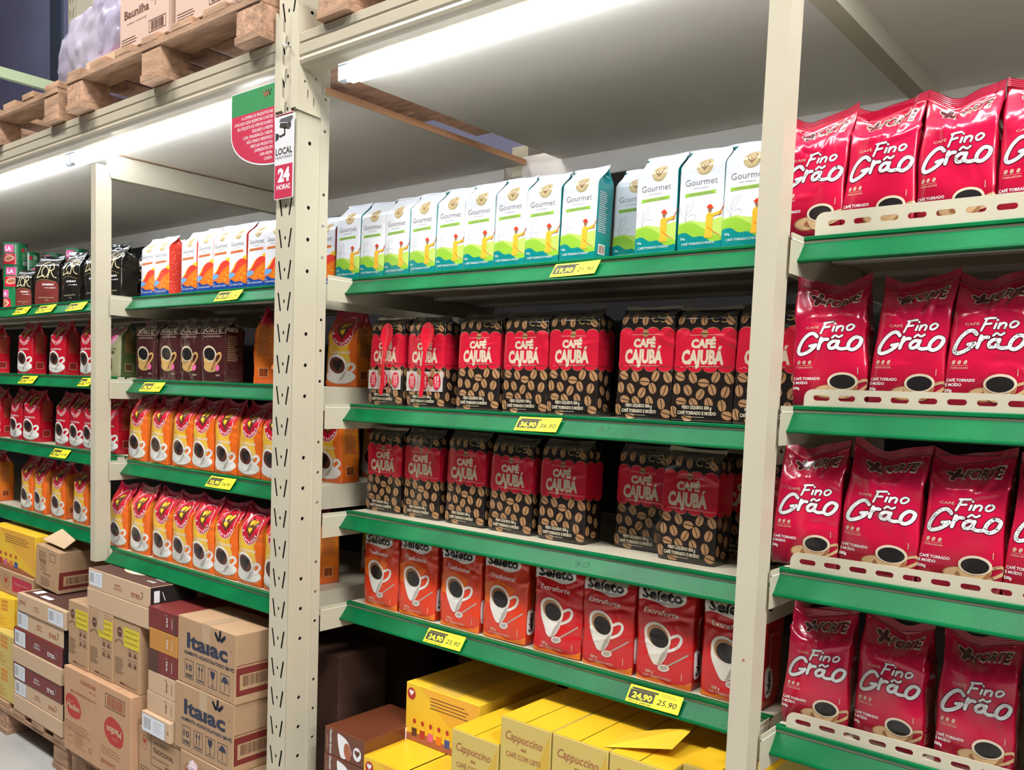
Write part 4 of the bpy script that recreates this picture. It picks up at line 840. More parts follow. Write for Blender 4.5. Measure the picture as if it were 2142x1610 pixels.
# green cans at the far left
def can_mesh():
    r, h, n = .049, .098, 40; m = MB(); G_ = mat('can_green', (.01, .17, .055), .28, coat=.4)
    V = []; Fc = []; pr_ = [(r*.97, 0), (r, .003), (r, h-.006), (r*.975, h-.002)]
    for rr, z in pr_:
        for k in range(n): V.append((rr*math.cos(2*math.pi*k/n), rr*math.sin(2*math.pi*k/n), z))
    for j in range(len(pr_)-1):
        for k in range(n): Fc.append((j*n+k, j*n+(k+1) % n, (j+1)*n+(k+1) % n, (j+1)*n+k))
    Fc += [tuple(range(n))[::-1], tuple(range(3*n, 4*n))]; m.add(V, Fc, G_)
    A = Art(); A.poly([(-34, 4), (-34, 40), (-22, 50), (22, 52), (30, 40), (30, 4)], RED, 0); A.rect(-26, 56, 20, 90, PINK, 0); A.text('LA', -4, 73, 18, W_, w=28, bold=.04); A.ell(-2, 28, 24, 13, CRM, 1, .2); A.ell(-2, 28, 18, 9, fBr, 2, .2); A.text('TORRADO', -2, 46, 4, W_, w=34)
    A.ell(60, 70, 9, 9, RED, 0); A.poly([(72, 62), (72, 84), (98, 84), (98, 62)], ink('mint', (.25, .5, .3)), 0); A.lines(54, 100, 56, 6, 5, 2, ink('mint', (.25, .5, .3))); A.rect(60, 4, 86, 20, W_, 0); A.barcode(62, 6, 84, 18, fK)
    gr = [x for x in range(-60, 140, 5)]
    for v2, fs, mm, l in A.cut(gr, []):
        m.add([((r+.0004+.0002*l)*math.sin(a/1000/r), -(r+.0004+.0002*l)*math.cos(a/1000/r), b/1000) for a, b in v2], fs, mm)
    o = m.build('coffee_can', smooth=False); t = MB().tube([(0, 0, h-.004), (0, 0, h+.002)], r*1.02, mat('can_lid', (.02, .13, .05), .35), 32).build('lid', o)
    tag(o, cat='can'); return o
c0 = can_mesh(); first = True
for (px, Y, layers, nm) in ((8, .19, (0, 1, 2), 'front stack at the left edge'), (36, .34, (0, 1, 2), 'stack second from the left edge'), (70, .27, (0, 1), 'short stack behind the small dark red bag'), (92, .44, (0, 1, 2), 'stack third from the left edge'), (138, .42, (0, 1, 2), 'stack nearest the black foil bags')):
    for L_ in layers:
        o = c0 if first else copy_tree(c0); first = False; x = at(px, 600, Y).x
        o.location = (x, Y+.05, LV['L'][0]+L_*.1002); o.rotation_euler = (0, 0, .55+.4*math.sin(px*3+L_*2))
        tag(o, f"green coffee can, {['lowest', 'middle', 'topmost'][L_]} of the {nm}", group='green coffee cans')
o = copy_tree(c0); o.location = (at(6, 500, .45).x, .5, LV['L'][0]+.2004); tag(o, 'green coffee can with an amber lid further back at the left edge', group='green coffee cans')

# ================================================================ cartons, pallets
def facefn(side, w_, d_):
    """mm artwork -> carton faces in the carton's own frame (origin at bottom front centre)"""
    return {'front': lambda a, b, d: (a-w_/2, -d, b), 'right': lambda a, b, d: (w_/2+d, a, b), 'left': lambda a, b, d: (-w_/2-d, d_-a, b), 'top': lambda a, b, d: (a-w_/2, b, side+d)}
def carton(name, label, x0, x1, y, dep, z0, z1, m, front=None, right=None, left=None, top=None, rz=0, cat='box', group=None, seam=True, flap=None, rx=0, tape=False):
    w_, h = x1-x0, z1-z0; mb = MB().box(-w_/2, w_/2, 0, dep, 0, h, m, b=min(.0025, h*.04)); fns = facefn(h, w_, dep)
    W, H, Dm = w_*1000, h*1000, dep*1000
    for k, f in (('front', front), ('right', right), ('left', left), ('top', top)):
        if f:
            A = Art(); f(A, *( (W, H) if k == 'front' else (Dm, H) if k in ('right', 'left') else (W, Dm))); A.onto(mb, fns[k], .0004, .00025)
    if seam:
        mb.box(-.0008, .0008, .004, dep-.004, h-.0005, h+.0004, fBr)
    o = mb.build(name, loc=((x0+x1)/2, y, z0)); o.rotation_euler = (rx, 0, rz); tag(o, label, cat, group)
    if tape:
        t = MB().box(-.02, .02, -.0008, .0002, h*.72, h+.0008, mat('clear_tape', (.46, .32, .20), .2)).box(-.02, .02, -.0008, dep, h+.0002, h+.0009, mat('clear_tape', (.46, .32, .20), .2)); t.build('tape', o)
    return o
def sticker(o, W, x0, z0, x1, z1, seed=1):
    A = Art(); w_ = (x1-x0); A.poly(rrect(x0, z0, x1, z1, 4), flat('sticker_white', (.66, .69, .76)), 2); A.barcode(x0+w_*.07, z0+(z1-z0)*.2, x0+w_*.4, z1-(z1-z0)*.15, fG, 3, seed, 12)
    A.lines(x0+w_*.5, x1-w_*.08, z1-(z1-z0)*.2, 5, (z1-z0)*.14, 1.2, fG, 3, seed); m = MB(); A.onto(m, lambda a, b, d: (a/1-W/2, -d, b)); m.build('paper_label', o)
def tres(A, x, z, h, m, rot=0, l=2):
    c, s = math.cos(rot), math.sin(rot); A.text('tres', x, z, h*.8, m, w=h*2.0, rot=rot, bold=.01, layer=l, shear=.1)
    q = [(h*1.25, h*.45), (h*1.62, h*.35), (h*1.5, -h*.05), (h*1.2, -h*.35)]; A.stroke([(x+a*c-b*s, z+a*s+b*c) for a, b in q], h*.09, m, l, 4)
def fr_tres(m, st=True, flip=False):
    def f(A, W, H):
        if flip: tres(A, W*.13, H*.5, H*.35, m, math.pi); A.text('BEBIDAS', W*.42, H*.55, H*.1, m, w=W*.09); A.text('CREMOSAS', W*.42, H*.38, H*.1, m, w=W*.12)
        else: tres(A, W*.78, H*.45, H*.42, m); A.text('BEBIDAS', W*.5, H*.58, H*.12, m, w=W*.10); A.text('CREMOSAS', W*.5, H*.40, H*.12, m, w=W*.13)
    return f
CRC = mat('carton_sand', (.56, .39, .25), .6, noise=.05); MARC = mat('carton_maroon', (.17, .022, .02), .5); DBR = mat('carton_espresso', (.045, .018, .014), .5)
YC = mat('carton_yellow', (.80, .50, .03), .45); YCF = mat('carton_pale_yellow', (.58, .44, .12), .5); CHO = mat('carton_chocolate', (.13, .035, .014), .4, coat=.3); AMB = mat('carton_amber', (.50, .22, .04), .5)
def dk(txt=True):
    def f(A, W, H):
        A.rect(1, 1, W-1, H-1, flat('espresso', (.012, .008, .008)), 0)
        if txt: A.rect(W*.08, H*.25, W*.2, H*.8, fW, 1); A.stroke([(W*.26, H*.7), (W*.32, H*.3)], 2.5, fW, 1, 0)
    return f
# stack of flat cartons, far left
zs = [.135, .198, .262, .330, .395, .467, .540, .610]
st = [('plain sand-coloured carton, lowest of the flat stack', CRC, None, 'lowest'), ('sand tres carton with a paper label, second from the bottom of the flat stack', CRC, (fBr,), ''), ('maroon tres carton, lower of two in the flat stack', MARC, (fW,), ''), ('plain sand carton between the two maroon ones', CRC, None, ''), ('maroon tres carton, upper of two in the flat stack', MARC, (fW,), ''), ('sand tres carton above the upper maroon one', CRC, (fBr,), ''), ('topmost carton of the flat stack, its lettering upside down', CRC, (fBr,), '')]
for i, (lb, m, tx, _) in enumerate(st):
    x0, x1 = -3.575+(.0 if i < 5 else .02+.02*(i-5)), -3.15+(0 if i < 6 else .03)
    o = carton('flat_carton', lb, x0, x1, -.045+(0, .003, .0, -.004, .002, .006, .0)[i], .27, zs[i]+.0004, zs[i+1]-.0006, m, front=fr_tres(tx[0], flip=(i == 6)) if tx else None, right=dk() if tx and i < 6 else None, top=(lambda A, W, H: (A.rect(W*.04, H*.06, W*.96, H*.9, flat('coffee_brown', (.085, .032, .024)), 0), A.rect(W*.1, H*.15, W*.2, H*.3, fW, 1), A.rect(W*.3, H*.12, W*.5, H*.2, fW, 1))) if i == 6 else None, seam=False, group='flat cartons in the stack')
    W = (x1-x0)*1000; H = (zs[i+1]-zs[i])*1000
    if tx: sticker(o, (x1-x0), *((W*.03, H*.08, W*.26, H*.9) if i < 6 else (W*.66, H*.1, W*.96, H*.85)), seed=i)
# long cartons
o = carton('long_carton', 'plain sand long carton under the tres carton with a coffee cup lid print', -2.95, -2.535, -.048, .165, .6655, .732, CRC, seam=False, group='long cartons')
def toplong(A, W, D_):
    A.rect(2, 2, W-2, D_-2, flat('coffee_brown', (.085, .032, .024)), 0); A.ell(W*.42, D_*.62, W*.2, D_*.26, flat('froth', (.70, .56, .40)), 1, 0); A.ell(W*.42, D_*.62, W*.15, D_*.17, fW, 2); A.text('TRES', W*.82, D_*.5, 16, fW, w=60, bold=.03, layer=1); A.text('CAFÉ', W*.82, D_*.28, 12, fW, w=44, bold=.03, layer=1)
    for k in range(5): A.rect(6+k*22, D_*.82, 20+k*22, D_*.92, fW, 1)
o = carton('long_carton', 'long tres carton with a cup printed on its brown lid, on the chocolate boxes', -2.945, -2.533, -.046, .16, .7325, .8005, CRC, front=fr_tres(fBr), right=dk(), top=toplong, seam=False, group='long cartons'); sticker(o, .412, 8, 12, 100, 62, 5)
o = carton('long_carton', 'long sand carton behind the brown-lidded one, tres written upright on its end', -2.96, -2.52, .120, .13, .7005, .772, CRC, right=lambda A, W, H: (tres(A, W*.62, H*.5, 16, fB, -math.pi/2), A.text('BEBIDAS', W*.38, H*.45, 5, fBr, w=34, rot=-math.pi/2), A.text('CREMOSAS', W*.28, H*.45, 5, fBr, w=40, rot=-math.pi/2)), seam=False, group='long cartons')
carton('long_carton', 'plain carton lying under the upright-lettered long one', -2.96, -2.54, .120, .17, .6655, .7000, CRC, seam=False, group='long cartons')
# chocolate cartons
def choc(A, W, H):
    A.rect(W*.38, H*.62, W-1, H*.90, fYB if False else flat('label_yellow', (.62, .50, .03)), 0)
    for k, t in enumerate(('CHOCOLATTO', 'EMBALAGEM', 'ECONÔMICA')): A.text(t, W*.68, H*(.85-.08*k), 6.5, fB, w=W*.5, layer=1)
    A.ell(W*.22, H*.80, W*.10, H*.075, fB, 0); A.ell(W*.19, H*.81, W*.02, H*.014, CRC, 1); A.ell(W*.26, H*.81, W*.02, H*.014, CRC, 1); A.arc('Chocolatto', W*.22, H*.60, W*.18, H*.09, math.pi*.85, math.pi*.15, 7, fB, layer=0, bold=.05)
    for i in range(2):
        for j in range(2): x, z = W*(.56+.2*i), H*(.50-.15*j); A.frame(x, z, x+W*.15, z+H*.11, 1.2, fB, 0); A.poly([(x+4, z+3), (x+W*.15-4, z+3), (x+W*.075, z+H*.09)], fB, 1)
    A.lines(W*.05, W*.42, H*.42, 9, H*.028, 1.6, fB); A.text('0055044', W*.62, H*.06, 5, fB, w=W*.5); A.rect(W*.24, H*.05, W*.42, H*.075, fB)
for i, (x0, x1) in enumerate(((-3.082, -2.934), (-2.932, -2.768), (-2.766, -2.600))):
    carton('chocolate_carton', f"tall brown carton with a yellow chocolatto patch, {['left', 'middle', 'right'][i]} one of three", x0, x1, -.052+.004*i, .24, .4356, .665, CARD, front=choc, right=(lambda A, W, H: (A.text('C', W*.5, H*.55, 30, fK, w=30, bold=.05), A.text('21', W*.35, H*.12, 12, fK, w=18))) if i == 2 else None, group='chocolatto cartons', tape=(i == 1))
def muc(flip):
    def f(A, W, H):
        if not flip:
            A.text('12463548', W*.70, H*.90, 13, fBr, w=W*.42, bold=.03); A.text('6x1 kg', W*.82, H*.83, 8, fBr, w=W*.18); A.text('MULTICEREAIS Sachê 1k', W*.56, H*.74, 9, fBr, w=W*.72, bold=.02)
            A.poly(smooth_pts([(W*.05, H*.60), (W*.14, H*.69), (W*.38, H*.67), (W*.50, H*.56), (W*.44, H*.44), (W*.16, H*.44)], 4, True), fR, 0); A.text('Mucilon', W*.28, H*.555, 20, CRC, w=W*.36, bold=.04, layer=1); A.text('Nestlé', W*.2, H*.61, 6, CRC, w=W*.14, layer=1)
            A.lines(W*.04, W*.85, H*.36, 4, 9, 1.5, fBr); A.stroke(circ(W*.2, H*.2, W*.11, H*.09, 14), 1.2, fBr, 0, 0, True); A.text('6x1', W*.2, H*.2, 8, fBr, w=26); A.frame(W*.34, H*.10, W*.62, H*.27, 1.2, fBr); A.lines(W*.36, W*.6, H*.25, 7, 6, 1.2, fBr); A.text('1', W*.74, H*.26, 12, fK); A.stroke(circ(W*.76, H*.14, 9, 9, 10), 2.2, fBr, 0, 0, True)
        else:
            A.frame(W*.2, H*.76, W*.82, H*.92, 2, fK); A.barcode(W*.26, H*.78, W*.78, H*.90, fBr, 1, 7)
            A.poly(smooth_pts([(W*.20, H*.60), (W*.40, H*.68), (W*.70, H*.62), (W*.78, H*.50), (W*.68, H*.38), (W*.36, H*.38), (W*.18, H*.48)], 4, True), fR, 0); A.text('Mucilon', W*.48, H*.525, 22, CRC, w=W*.46, bold=.04, rot=math.pi, layer=1); A.text('Nestlé', W*.52, H*.44, 6, CRC, w=W*.16, rot=math.pi, layer=1)
            A.lines(W*.08, W*.8, H*.30, 3, 10, 1.6, fBr); A.text('12463548', W*.3, H*.13, 13, fBr, w=W*.46, bold=.03, rot=math.pi)
    return f
for i, (x0, x1) in enumerate(((-3.072, -2.815), (-2.812, -2.600))):
    carton('cereal_carton', ['large tan carton with a red Mucilon oval and the number 12463548', 'large tan carton with an upside-down red Mucilon oval and barcode'][i], x0, x1, -.072, .26, .1355, .4352, mat('carton_tan', (.50, .29, .16), .7, noise=.08), front=muc(i == 1), right=(lambda A, W, H: (A.text('MUCILON', W*.3, H*.5, 16, fBr, w=90, rot=math.pi/2, bold=.03), A.frame(W*.5, H*.62, W*.8, H*.8, 3, fK))) if i else None, group='tan cereal cartons')
# slim column with turned lettering
def colf(kind):
    def f(A, W, H):
        t = fW if kind in ('maroon', 'espresso', 'amber') else fB
        tres(A, W*.66, H*.5, H*.22, t, math.pi/2); A.text('ESPRESSOS', W*.84, H*.5, 5, t, w=H*.5, rot=math.pi/2)
        if kind == 'maroon': A.rect(W*.92, 1, W-1, H-1, flat('coffee_brown', (.085, .032, .024)), 0)
        if kind == 'espresso': A.rect(1, 1, W*.38, H-1, flat('coffee_brown', (.085, .032, .024)), 0)
    return f
cz = [(.680, .746, MARC, 'maroon', 'maroon carton on top of the narrow column, its red lid lit'), (.612, .6795, AMB, 'amber', 'amber carton second from the top of the narrow column'), (.543, .6115, MARC, 'espresso', 'maroon and brown carton, third from the top of the narrow column'), (.475, .5425, CRC, 'sand', 'upper one of two sand tres cartons in the narrow column'), (.411, .4745, CRC, 'sand', 'lower one of two sand tres cartons in the narrow column')]
for i, (a_, b_, m, kd, lb) in enumerate(cz):
    carton('slim_carton', lb, -2.532+(0, .006, .0, .0, -.006)[i], -2.366, -.052, .40 if i == 0 else .30, a_, b_, m, front=colf(kd), seam=False, group='narrow column of cartons')
o = carton('slim_carton', 'sand carton with a big white paper label, bottom of the narrow column', -2.545, -2.378, -.066, .30, .346, .4106, CRC, front=lambda A, W, H: A.text('Ol', W*.93, H*.5, 12, fB, w=9), seam=False, group='narrow column of cartons'); sticker(o, .167, 6, 4, 140, 58, 9)
# Italac cartons
def ital(A, W, H):
    N_ = fN; A.text('Italac', W*.52, H*.68, 44, N_, w=W*.70, bold=.035)
    for (x0, z0, x1, z1) in ((.71, .84, .665, .92), (.735, .85, .745, .965), (.765, .84, .82, .91)): A.stroke([(W*x0, H*z0), (W*(x0+x1)/2, H*(z0+z1)/2), (W*x1, H*z1)], W*.034, N_, 1, 3)
    A.text('®', W*.93, H*.74, 5, N_)
    A.text('ALIMENTO ACHOCOLATADO EM PÓ', W*.55, H*.485, 10, N_, w=W*.86, bold=.025)
    for i in range(4):
        x = W*(.14+.205*i); z = H*.10; A.frame(x, z, x+W*.15, z+H*.28, 1.3, N_, 1); c = x+W*.075
        if i == 0: A.text('10', c, z+H*.17, 19, N_, w=W*.10, bold=.02); A.rect(x+5, z+H*.05, x+W*.15-5, z+H*.065, N_, 1); A.rect(x+5, z+H*.025, x+W*.15-5, z+H*.037, N_, 1)
        elif i == 1:
            for q in (-8, 7): A.poly([(c+q-5, z+H*.19), (c+q+5, z+H*.19), (c+q, z+H*.26)], N_, 1); A.rect(c+q-1.3, z+H*.07, c+q+1.3, z+H*.2, N_, 1)
            A.rect(x+5, z+H*.03, x+W*.15-5, z+H*.045, N_, 1)
        elif i == 2: A.poly([(c-12, z+H*.25), (c+12, z+H*.25), (c+9, z+H*.17), (c, z+H*.12), (c-9, z+H*.17)], N_, 1); A.rect(c-1, z+H*.04, c+1, z+H*.13, N_, 1); A.rect(c-8, z+H*.03, c+8, z+H*.04, N_, 1)
        else: A.poly([(c-17, z+H*.15)]+circ(c, z+H*.15, 17, H*.10, 10, 0, math.pi, 0)[1:-1]+[(c+17, z+H*.15), (c+8, z+H*.17), (c, z+H*.15), (c-8, z+H*.17)], N_, 1); A.stroke([(c, z+H*.16), (c, z+H*.05), (c-4, z+H*.04)], 1.6, N_, 1, 0)
def italr(A, W, H): A.rect(2, H*.12, W-2, H*.52, fM, 0); A.rect(2, H*.55, W-2, H*.56, fM, 0); A.rect(W*.08, H*.2, W*.9, H*.42, CARD, 1); A.barcode(W*.14, H*.25, W*.84, H*.40, fB, 2, 5, 34)
carton('cocoa_carton', 'upper Italac carton with dark blue lettering and handling symbols', -2.362, -2.056, -.052, .17, .5495, .750, CARD, front=ital, right=italr, rz=R(-.6), tape=True, group='Italac cartons')
carton('cocoa_carton', 'lower Italac carton standing beneath the other one', -2.366, -2.062, -.055, .17, .347, .5485, CARD, front=ital, right=italr, rz=R(.4), tape=True, group='Italac cartons')
carton('cocoa_carton', 'plain brown carton hidden in shade behind the Italac cartons', -2.35, -2.03, .30, .2, .135, .62, mat('carton_dark_brown', (.10, .045, .03), .8))  # cardboard colour darkened so the shade is in the material
def stand(A, W, H):
    A.stroke(circ(W*.14, H*.78, 13, 24, 12), 1.5, fR, 0, 0, True); A.poly(heart(W*.14, H*.80, 9), fR, 1); A.frame(W*.3, H*.5, W*.98, H*.95, 1.6, fB); A.text('Gift Collection', W*.52, H*.86, 8, fB, w=W*.3); A.text('TRADICIONAL', W*.58, H*.74, 15, fB, w=W*.48, bold=.02); A.text('CAFÉ TORRADO MOÍDO', W*.52, H*.62, 6, fB, w=W*.4); A.text('STAND PACK', W*.8, H*.55, 11, fB, w=W*.34, bold=.03); A.lines(W*.04, W*.3, H*.4, 6, 9, 1.6, fB); A.frame(W*.42, H*.1, W*.8, H*.36, 2, fB); A.text('STAND', W*.6, H*.22, 14, fB, w=W*.3, bold=.03)
carton('coffee_carton', 'tan stand pack carton with small red hearts emblem, below the narrow column', -2.59, -2.335, -.050, .28, .1355, .3452, CARD, front=stand, group='stand pack cartons')
def stand2(A, W, H): A.stroke(circ(W*.14, H*.72, 15, 26, 12), 1.5, fR, 0, 0, True); A.poly(heart(W*.14, H*.74, 9), fR, 1); A.rect(W*.36, H*.3, W*.98, H*.86, fR, 0)
carton('coffee_carton', 'tan carton with a red field below the lower Italac carton', -2.330, -2.035, -.058, .28, .1355, .3462, CARD, front=stand2, group='stand pack cartons')
# film remnant stuck on the red field
fm = mat('cling_film', (.80, .66, .74), .12, alpha=.55, coat=.5)
bm = bmesh.new(); bmesh.ops.create_icosphere(bm, subdivisions=3, radius=.022); rr = random.Random(2)
for v in bm.verts: v.co = Vector((v.co.x, v.co.y*.35, v.co.z))*rr.uniform(.72, 1.2)
me = bpy.data.meshes.new('film'); bm.to_mesh(me); bm.free(); me.materials.append(fm); o = bpy.data.objects.new('crumpled_film', me); COL.objects.link(o); o.location = (-2.245, -.068, .315); tag(o, 'small crumpled piece of clear film under the lower Italac carton', 'film')
# yellow cartons, far left
def grid(A, W, H):
    for i in range(4):
        for j in range(3): A.rect(W*(.08+.2*i), H*(.92-.13*j), W*(.24+.2*i), H*(.83-.13*j), fO, 0)
    A.lines(W*.08, W*.9, H*.4, 5, 9, 2, fO)
carton('yellow_carton', 'yellow carton with orange panels, lowest at the far left', -4.02, -3.60, -.03, .30, .1355, .272, YCF, front=grid, group='yellow cartons at far left', seam=False)
carton('yellow_carton', 'yellow carton with orange panels, second layer at the far left', -4.02, -3.60, -.03, .30, .2725, .408, YCF, front=grid, group='yellow cartons at far left', seam=False)
def ylogo(A, W, H): A.ell(W*.3, H*.55, 26, 26, fR, 0); A.poly(heart(W*.3, H*.57, 15), CRC, 1)
carton('yellow_carton', 'turned yellow carton with a round red emblem, third layer at far left', -3.98, -3.72, -.01, .28, .4085, .534, YC, front=grid, right=ylogo, rz=R(12), group='yellow cartons at far left', seam=False)
def redlab(A, W, H): A.stroke(circ(W*.42, H*.5, 26, 30, 14), 1.6, fR, 0, 0, True); A.poly(heart(W*.42, H*.55, 15), fR, 1); A.rect(W*.56, H*.2, W*.98, H*.82, fPk, 0); A.text('Cappuccino', W*.76, H*.58, 9, CRC, w=W*.3, layer=1)
carton('coffee_carton', 'kraft carton with a red cappuccino panel below the yellow display box', -4.05, -3.60, .04, .22, .5355, .634, CARD, front=redlab, group='stand pack cartons')
def disp(A, W, H):
    A.poly([(W*.2, H-2), (W*.55, H*.55), (W-2, H*.12), (W-2, H-2)], ink('deep_yellow', (.80, .40, .02)), 0); A.lines(W*.35, W*.95, H*.86, 4, 9, 2.2, fB, 1); A.poly([(2, 2), (2, H*.12), (W*.3, H*.18), (W*.7, H*.12), (W-2, H*.04), (W-2, 2)], fBr, 1)
    for k, c in enumerate((fB, fR, PINK, ORG, BLUE)):
        x = W*(.1+.115*k); A.rect(x, H*.10, x+W*.07, H*.42, YC, 2); A.rect(x, H*.10, x+W*.07, H*.24, c, 3); A.ell(x+W*.035, H*.36, W*.022, H*.045, fR, 3)
    A.ell(W*.05+8, H*.82, 15, 16, fR, 1); A.poly(heart(W*.05+8, H*.84, 9), fW, 2)
carton('display_carton', 'yellow display carton printed with five little packs, at the far left', -4.05, -3.60, .05, .12, .6355, .806, YC, front=disp, group='yellow display cartons', seam=False)
def tiltf(A, W, H):
    A.lines(W*.12, W*.5, H*.86, 5, 9, 1.8, fB); A.lines(W*.2, W*.5, H*.66, 5, 9, 1.6, fB); A.frame(W*.6, H*.72, W*.85, H*.9, 1.4, fB); A.text('MANTER', W*.5, H*.36, 7, fB, w=W*.35); A.lines(W*.25, W*.7, H*.26, 6, 6, 1.4, fB)
def tiltr(A, W, H): A.rect(2, H*.1, W-2, H*.52, fM, 0); A.rect(W*.1, H*.18, W*.85, H*.42, CARD, 1); A.barcode(W*.15, H*.22, W*.8, H*.38, fB, 2, 8, 30)
o = carton('cocoa_carton', 'tilted brown carton with open flaps on top of the flat stack', -3.555, -3.375, .035, .2, .622, .785, CARD, front=tiltf, right=tiltr, rz=R(3), seam=False); o.rotation_euler.y = R(5)
f = MB(); f.add([(-.085, .02, .178), (.085, .02, .178), (.11, .05, .215), (-.05, .08, .222), (-.085, .021, .1765), (.085, .021, .1765), (.111, .051, .2135), (-.05, .081, .2205)], [(0, 1, 2, 3), (4, 7, 6, 5), (0, 4, 5, 1), (1, 5, 6, 2), (2, 6, 7, 3), (3, 7, 4, 0)], CARD2); f.build('flap', o)
o2 = carton('cocoa_carton', 'small orange-brown carton half hidden behind the tilted one', -3.59, -3.36, .27, .2, .612, .77, mat('carton_rust', (.42, .17, .08), .6), seam=False)
# middle bay, below the lowest shelf
def chocb(A, W, H):
    A.text('Chocolate Quente', W*.17, H*.5, 9, fW, w=H*.92, bold=.02, rot=-math.pi/2, shear=.2); A.text('cremoso', W*.08, H*.45, 5, CRC, w=H*.5, rot=-math.pi/2)
    A.poly(smooth_pts([(W*.34, H*.86), (W*.40, H*.9), (W*.60, H*.74), (W*.70, H*.3), (W*.52, H*.06), (W*.42, H*.12), (W*.36, H*.5)], 4, True), fW, 1); A.ell(W*.60, H*.36, W*.09, H*.32, fBr, 2, .2); A.ell(W*.84, H*.42, W*.1, H*.25, fW, 1); A.poly(heart(W*.84, H*.45, 11), fB, 2)
cy = [atx(0, 0, 0)]
for k in range(5):
    z1 = .540-.0735*k; carton('chocolate_box', ['glossy brown hot chocolate box, topmost of its pile beside the tall upright', 'glossy brown hot chocolate box, second of its pile beside the tall upright', 'brown hot chocolate box third in its pile', 'brown hot chocolate box fourth in its pile', 'brown hot chocolate box lowest in its pile'][k], -1.792, -1.636, .05, .24, z1-.073, z1, CHO, front=chocb, right=lambda A, W, H: A.rect(W*.62, 3, W*.85, H-3, fW, 0), seam=False, rz=R(.8*(k % 2)), group='hot chocolate boxes')
def capf(A, W, H):
    A.poly([(W*.55, 2), (W*.62, H*.4), (W*.98, H*.96), (W*.98, H*.5), (W*.8, 2)], fYD, 0)
    A.text('Cappuccino', W*.48, H-38, 20, fBr, w=W*.74, shear=.3, layer=1, rot=-.02); A.text('ou', W*.48, H-60, 9, fBr, w=14, bold=.02, layer=1); A.text('CAFÉ COM LEITE', W*.48, H-80, 12, fBr, w=W*.70, layer=1); A.ell(W*.5, 12, 18, 26, fYD, 1)
def tp(A, W, D_): A.rect(W*.49, 2, W*.505, D_, fYD, 0); A.rect(1, 1, W-1, D_-1, ink('lid_yellow', (.80, .48, .02)), 0)
YB = .05
xs = [(-1.345+.0, -1.197, .665), (-1.193, -1.052, .733), (-1.048, -.910, .732), (-.906, -.768, .736)]
xs = [(at(945.7, 1519.5, .05).x, at(1044, 1553, .05).x-.001, .662), (at(1048.7, 1494, .05).x, at(1153.7, 1528, .05).x, .732), (at(1156, 1532, .05).x, at(1273, 1567, .05).x, .7325), (at(1275.5, 1567, .05).x, at(1404, 1606, .05).x, .7335)]
for i, (x0, x1, z1) in enumerate(xs):
    o = carton('cappuccino_carton', f"{['lower front left', 'second', 'third', 'fourth'][i]} yellow Cappuccino ou café com leite carton, counted from the left", x0, x1-.001, .05, .42, z1-.23, z1, YCF, front=capf, top=tp, seam=False, group='yellow cappuccino cartons')
    if i == 2:
        w_ = x1-x0; h = .23; f = MB(); f.add([(w_/2-.02, .01, h+.001), (w_/2+.11, .06, h+.020), (w_/2+.11, .16, h+.040), (w_/2-.02, .12, h+.001)], [(0, 1, 2, 3)], YC); f.build('flap', o)
    carton('cappuccino_carton', f"{['first', 'second', 'third', 'fourth'][i]} supporting yellow carton beneath the cappuccino cartons", x0, x1-.001, .05, .42, .1355, z1-.2305, YCF, seam=False, group='yellow cartons low down')
carton('cappuccino_carton', 'yellow carton right of the open flap, nearest the slim post', at(1408, 1606, .05).x, -.62, .09, .4, .50, .742, YCF, front=capf, top=tp, seam=False, group='yellow cappuccino cartons')
carton('cappuccino_carton', 'supporting yellow carton nearest the slim post', at(1408, 1606, .05).x, -.62, .09, .4, .1355, .4995, YCF, seam=False, group='yellow cartons low down')
lx = at(760.8, 1574, .05).x
carton('display_carton', 'yellow carton lying in front below the display box', lx, xs[0][0]-.003, .05, .28, .36, .505, YC, front=disp, top=tp, seam=False, group='yellow display cartons')
carton('display_carton', 'supporting yellow carton below the one lying in front', lx, xs[0][0]-.003, .05, .28, .1355, .3595, YC, seam=False, group='yellow display cartons')
d0 = atz(847, 1542.6, .5055); d1 = at(943, 1461, d0.y)
dr_ = at(1052, 1500, d0.y).x
carton('display_carton', 'yellow display carton standing upright with rows of small printed packs', d0.x, max(d1.x, d0.x+.26), d0.y, .34, .5058, at(853, 1425, d0.y).z, YC, front=disp, top=lambda A, W, D_: A.rect(W*.3, 4, W*.7, D_-4, fYD, 0), seam=False, group='yellow display cartons')
carton('display_carton', 'supporting yellow carton behind the lying one', d0.x, xs[0][0]-.003, .335, .3, .1355, .5054, YC, seam=False)
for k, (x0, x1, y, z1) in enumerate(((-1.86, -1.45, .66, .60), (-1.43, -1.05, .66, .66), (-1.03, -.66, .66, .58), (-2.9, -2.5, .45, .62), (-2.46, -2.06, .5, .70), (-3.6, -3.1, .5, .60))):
    carton('storage_carton', f"{['first', 'second', 'third', 'fourth', 'fifth', 'sixth'][k]} of the plain brown cartons deep in shade under the lowest shelves", x0, x1, y, .26, .1355, z1, mat('carton_dark_brown', (.10, .045, .03), .8), group='brown cartons in the shade')  # shade under the shelves put into the colour: a darkened cardboard

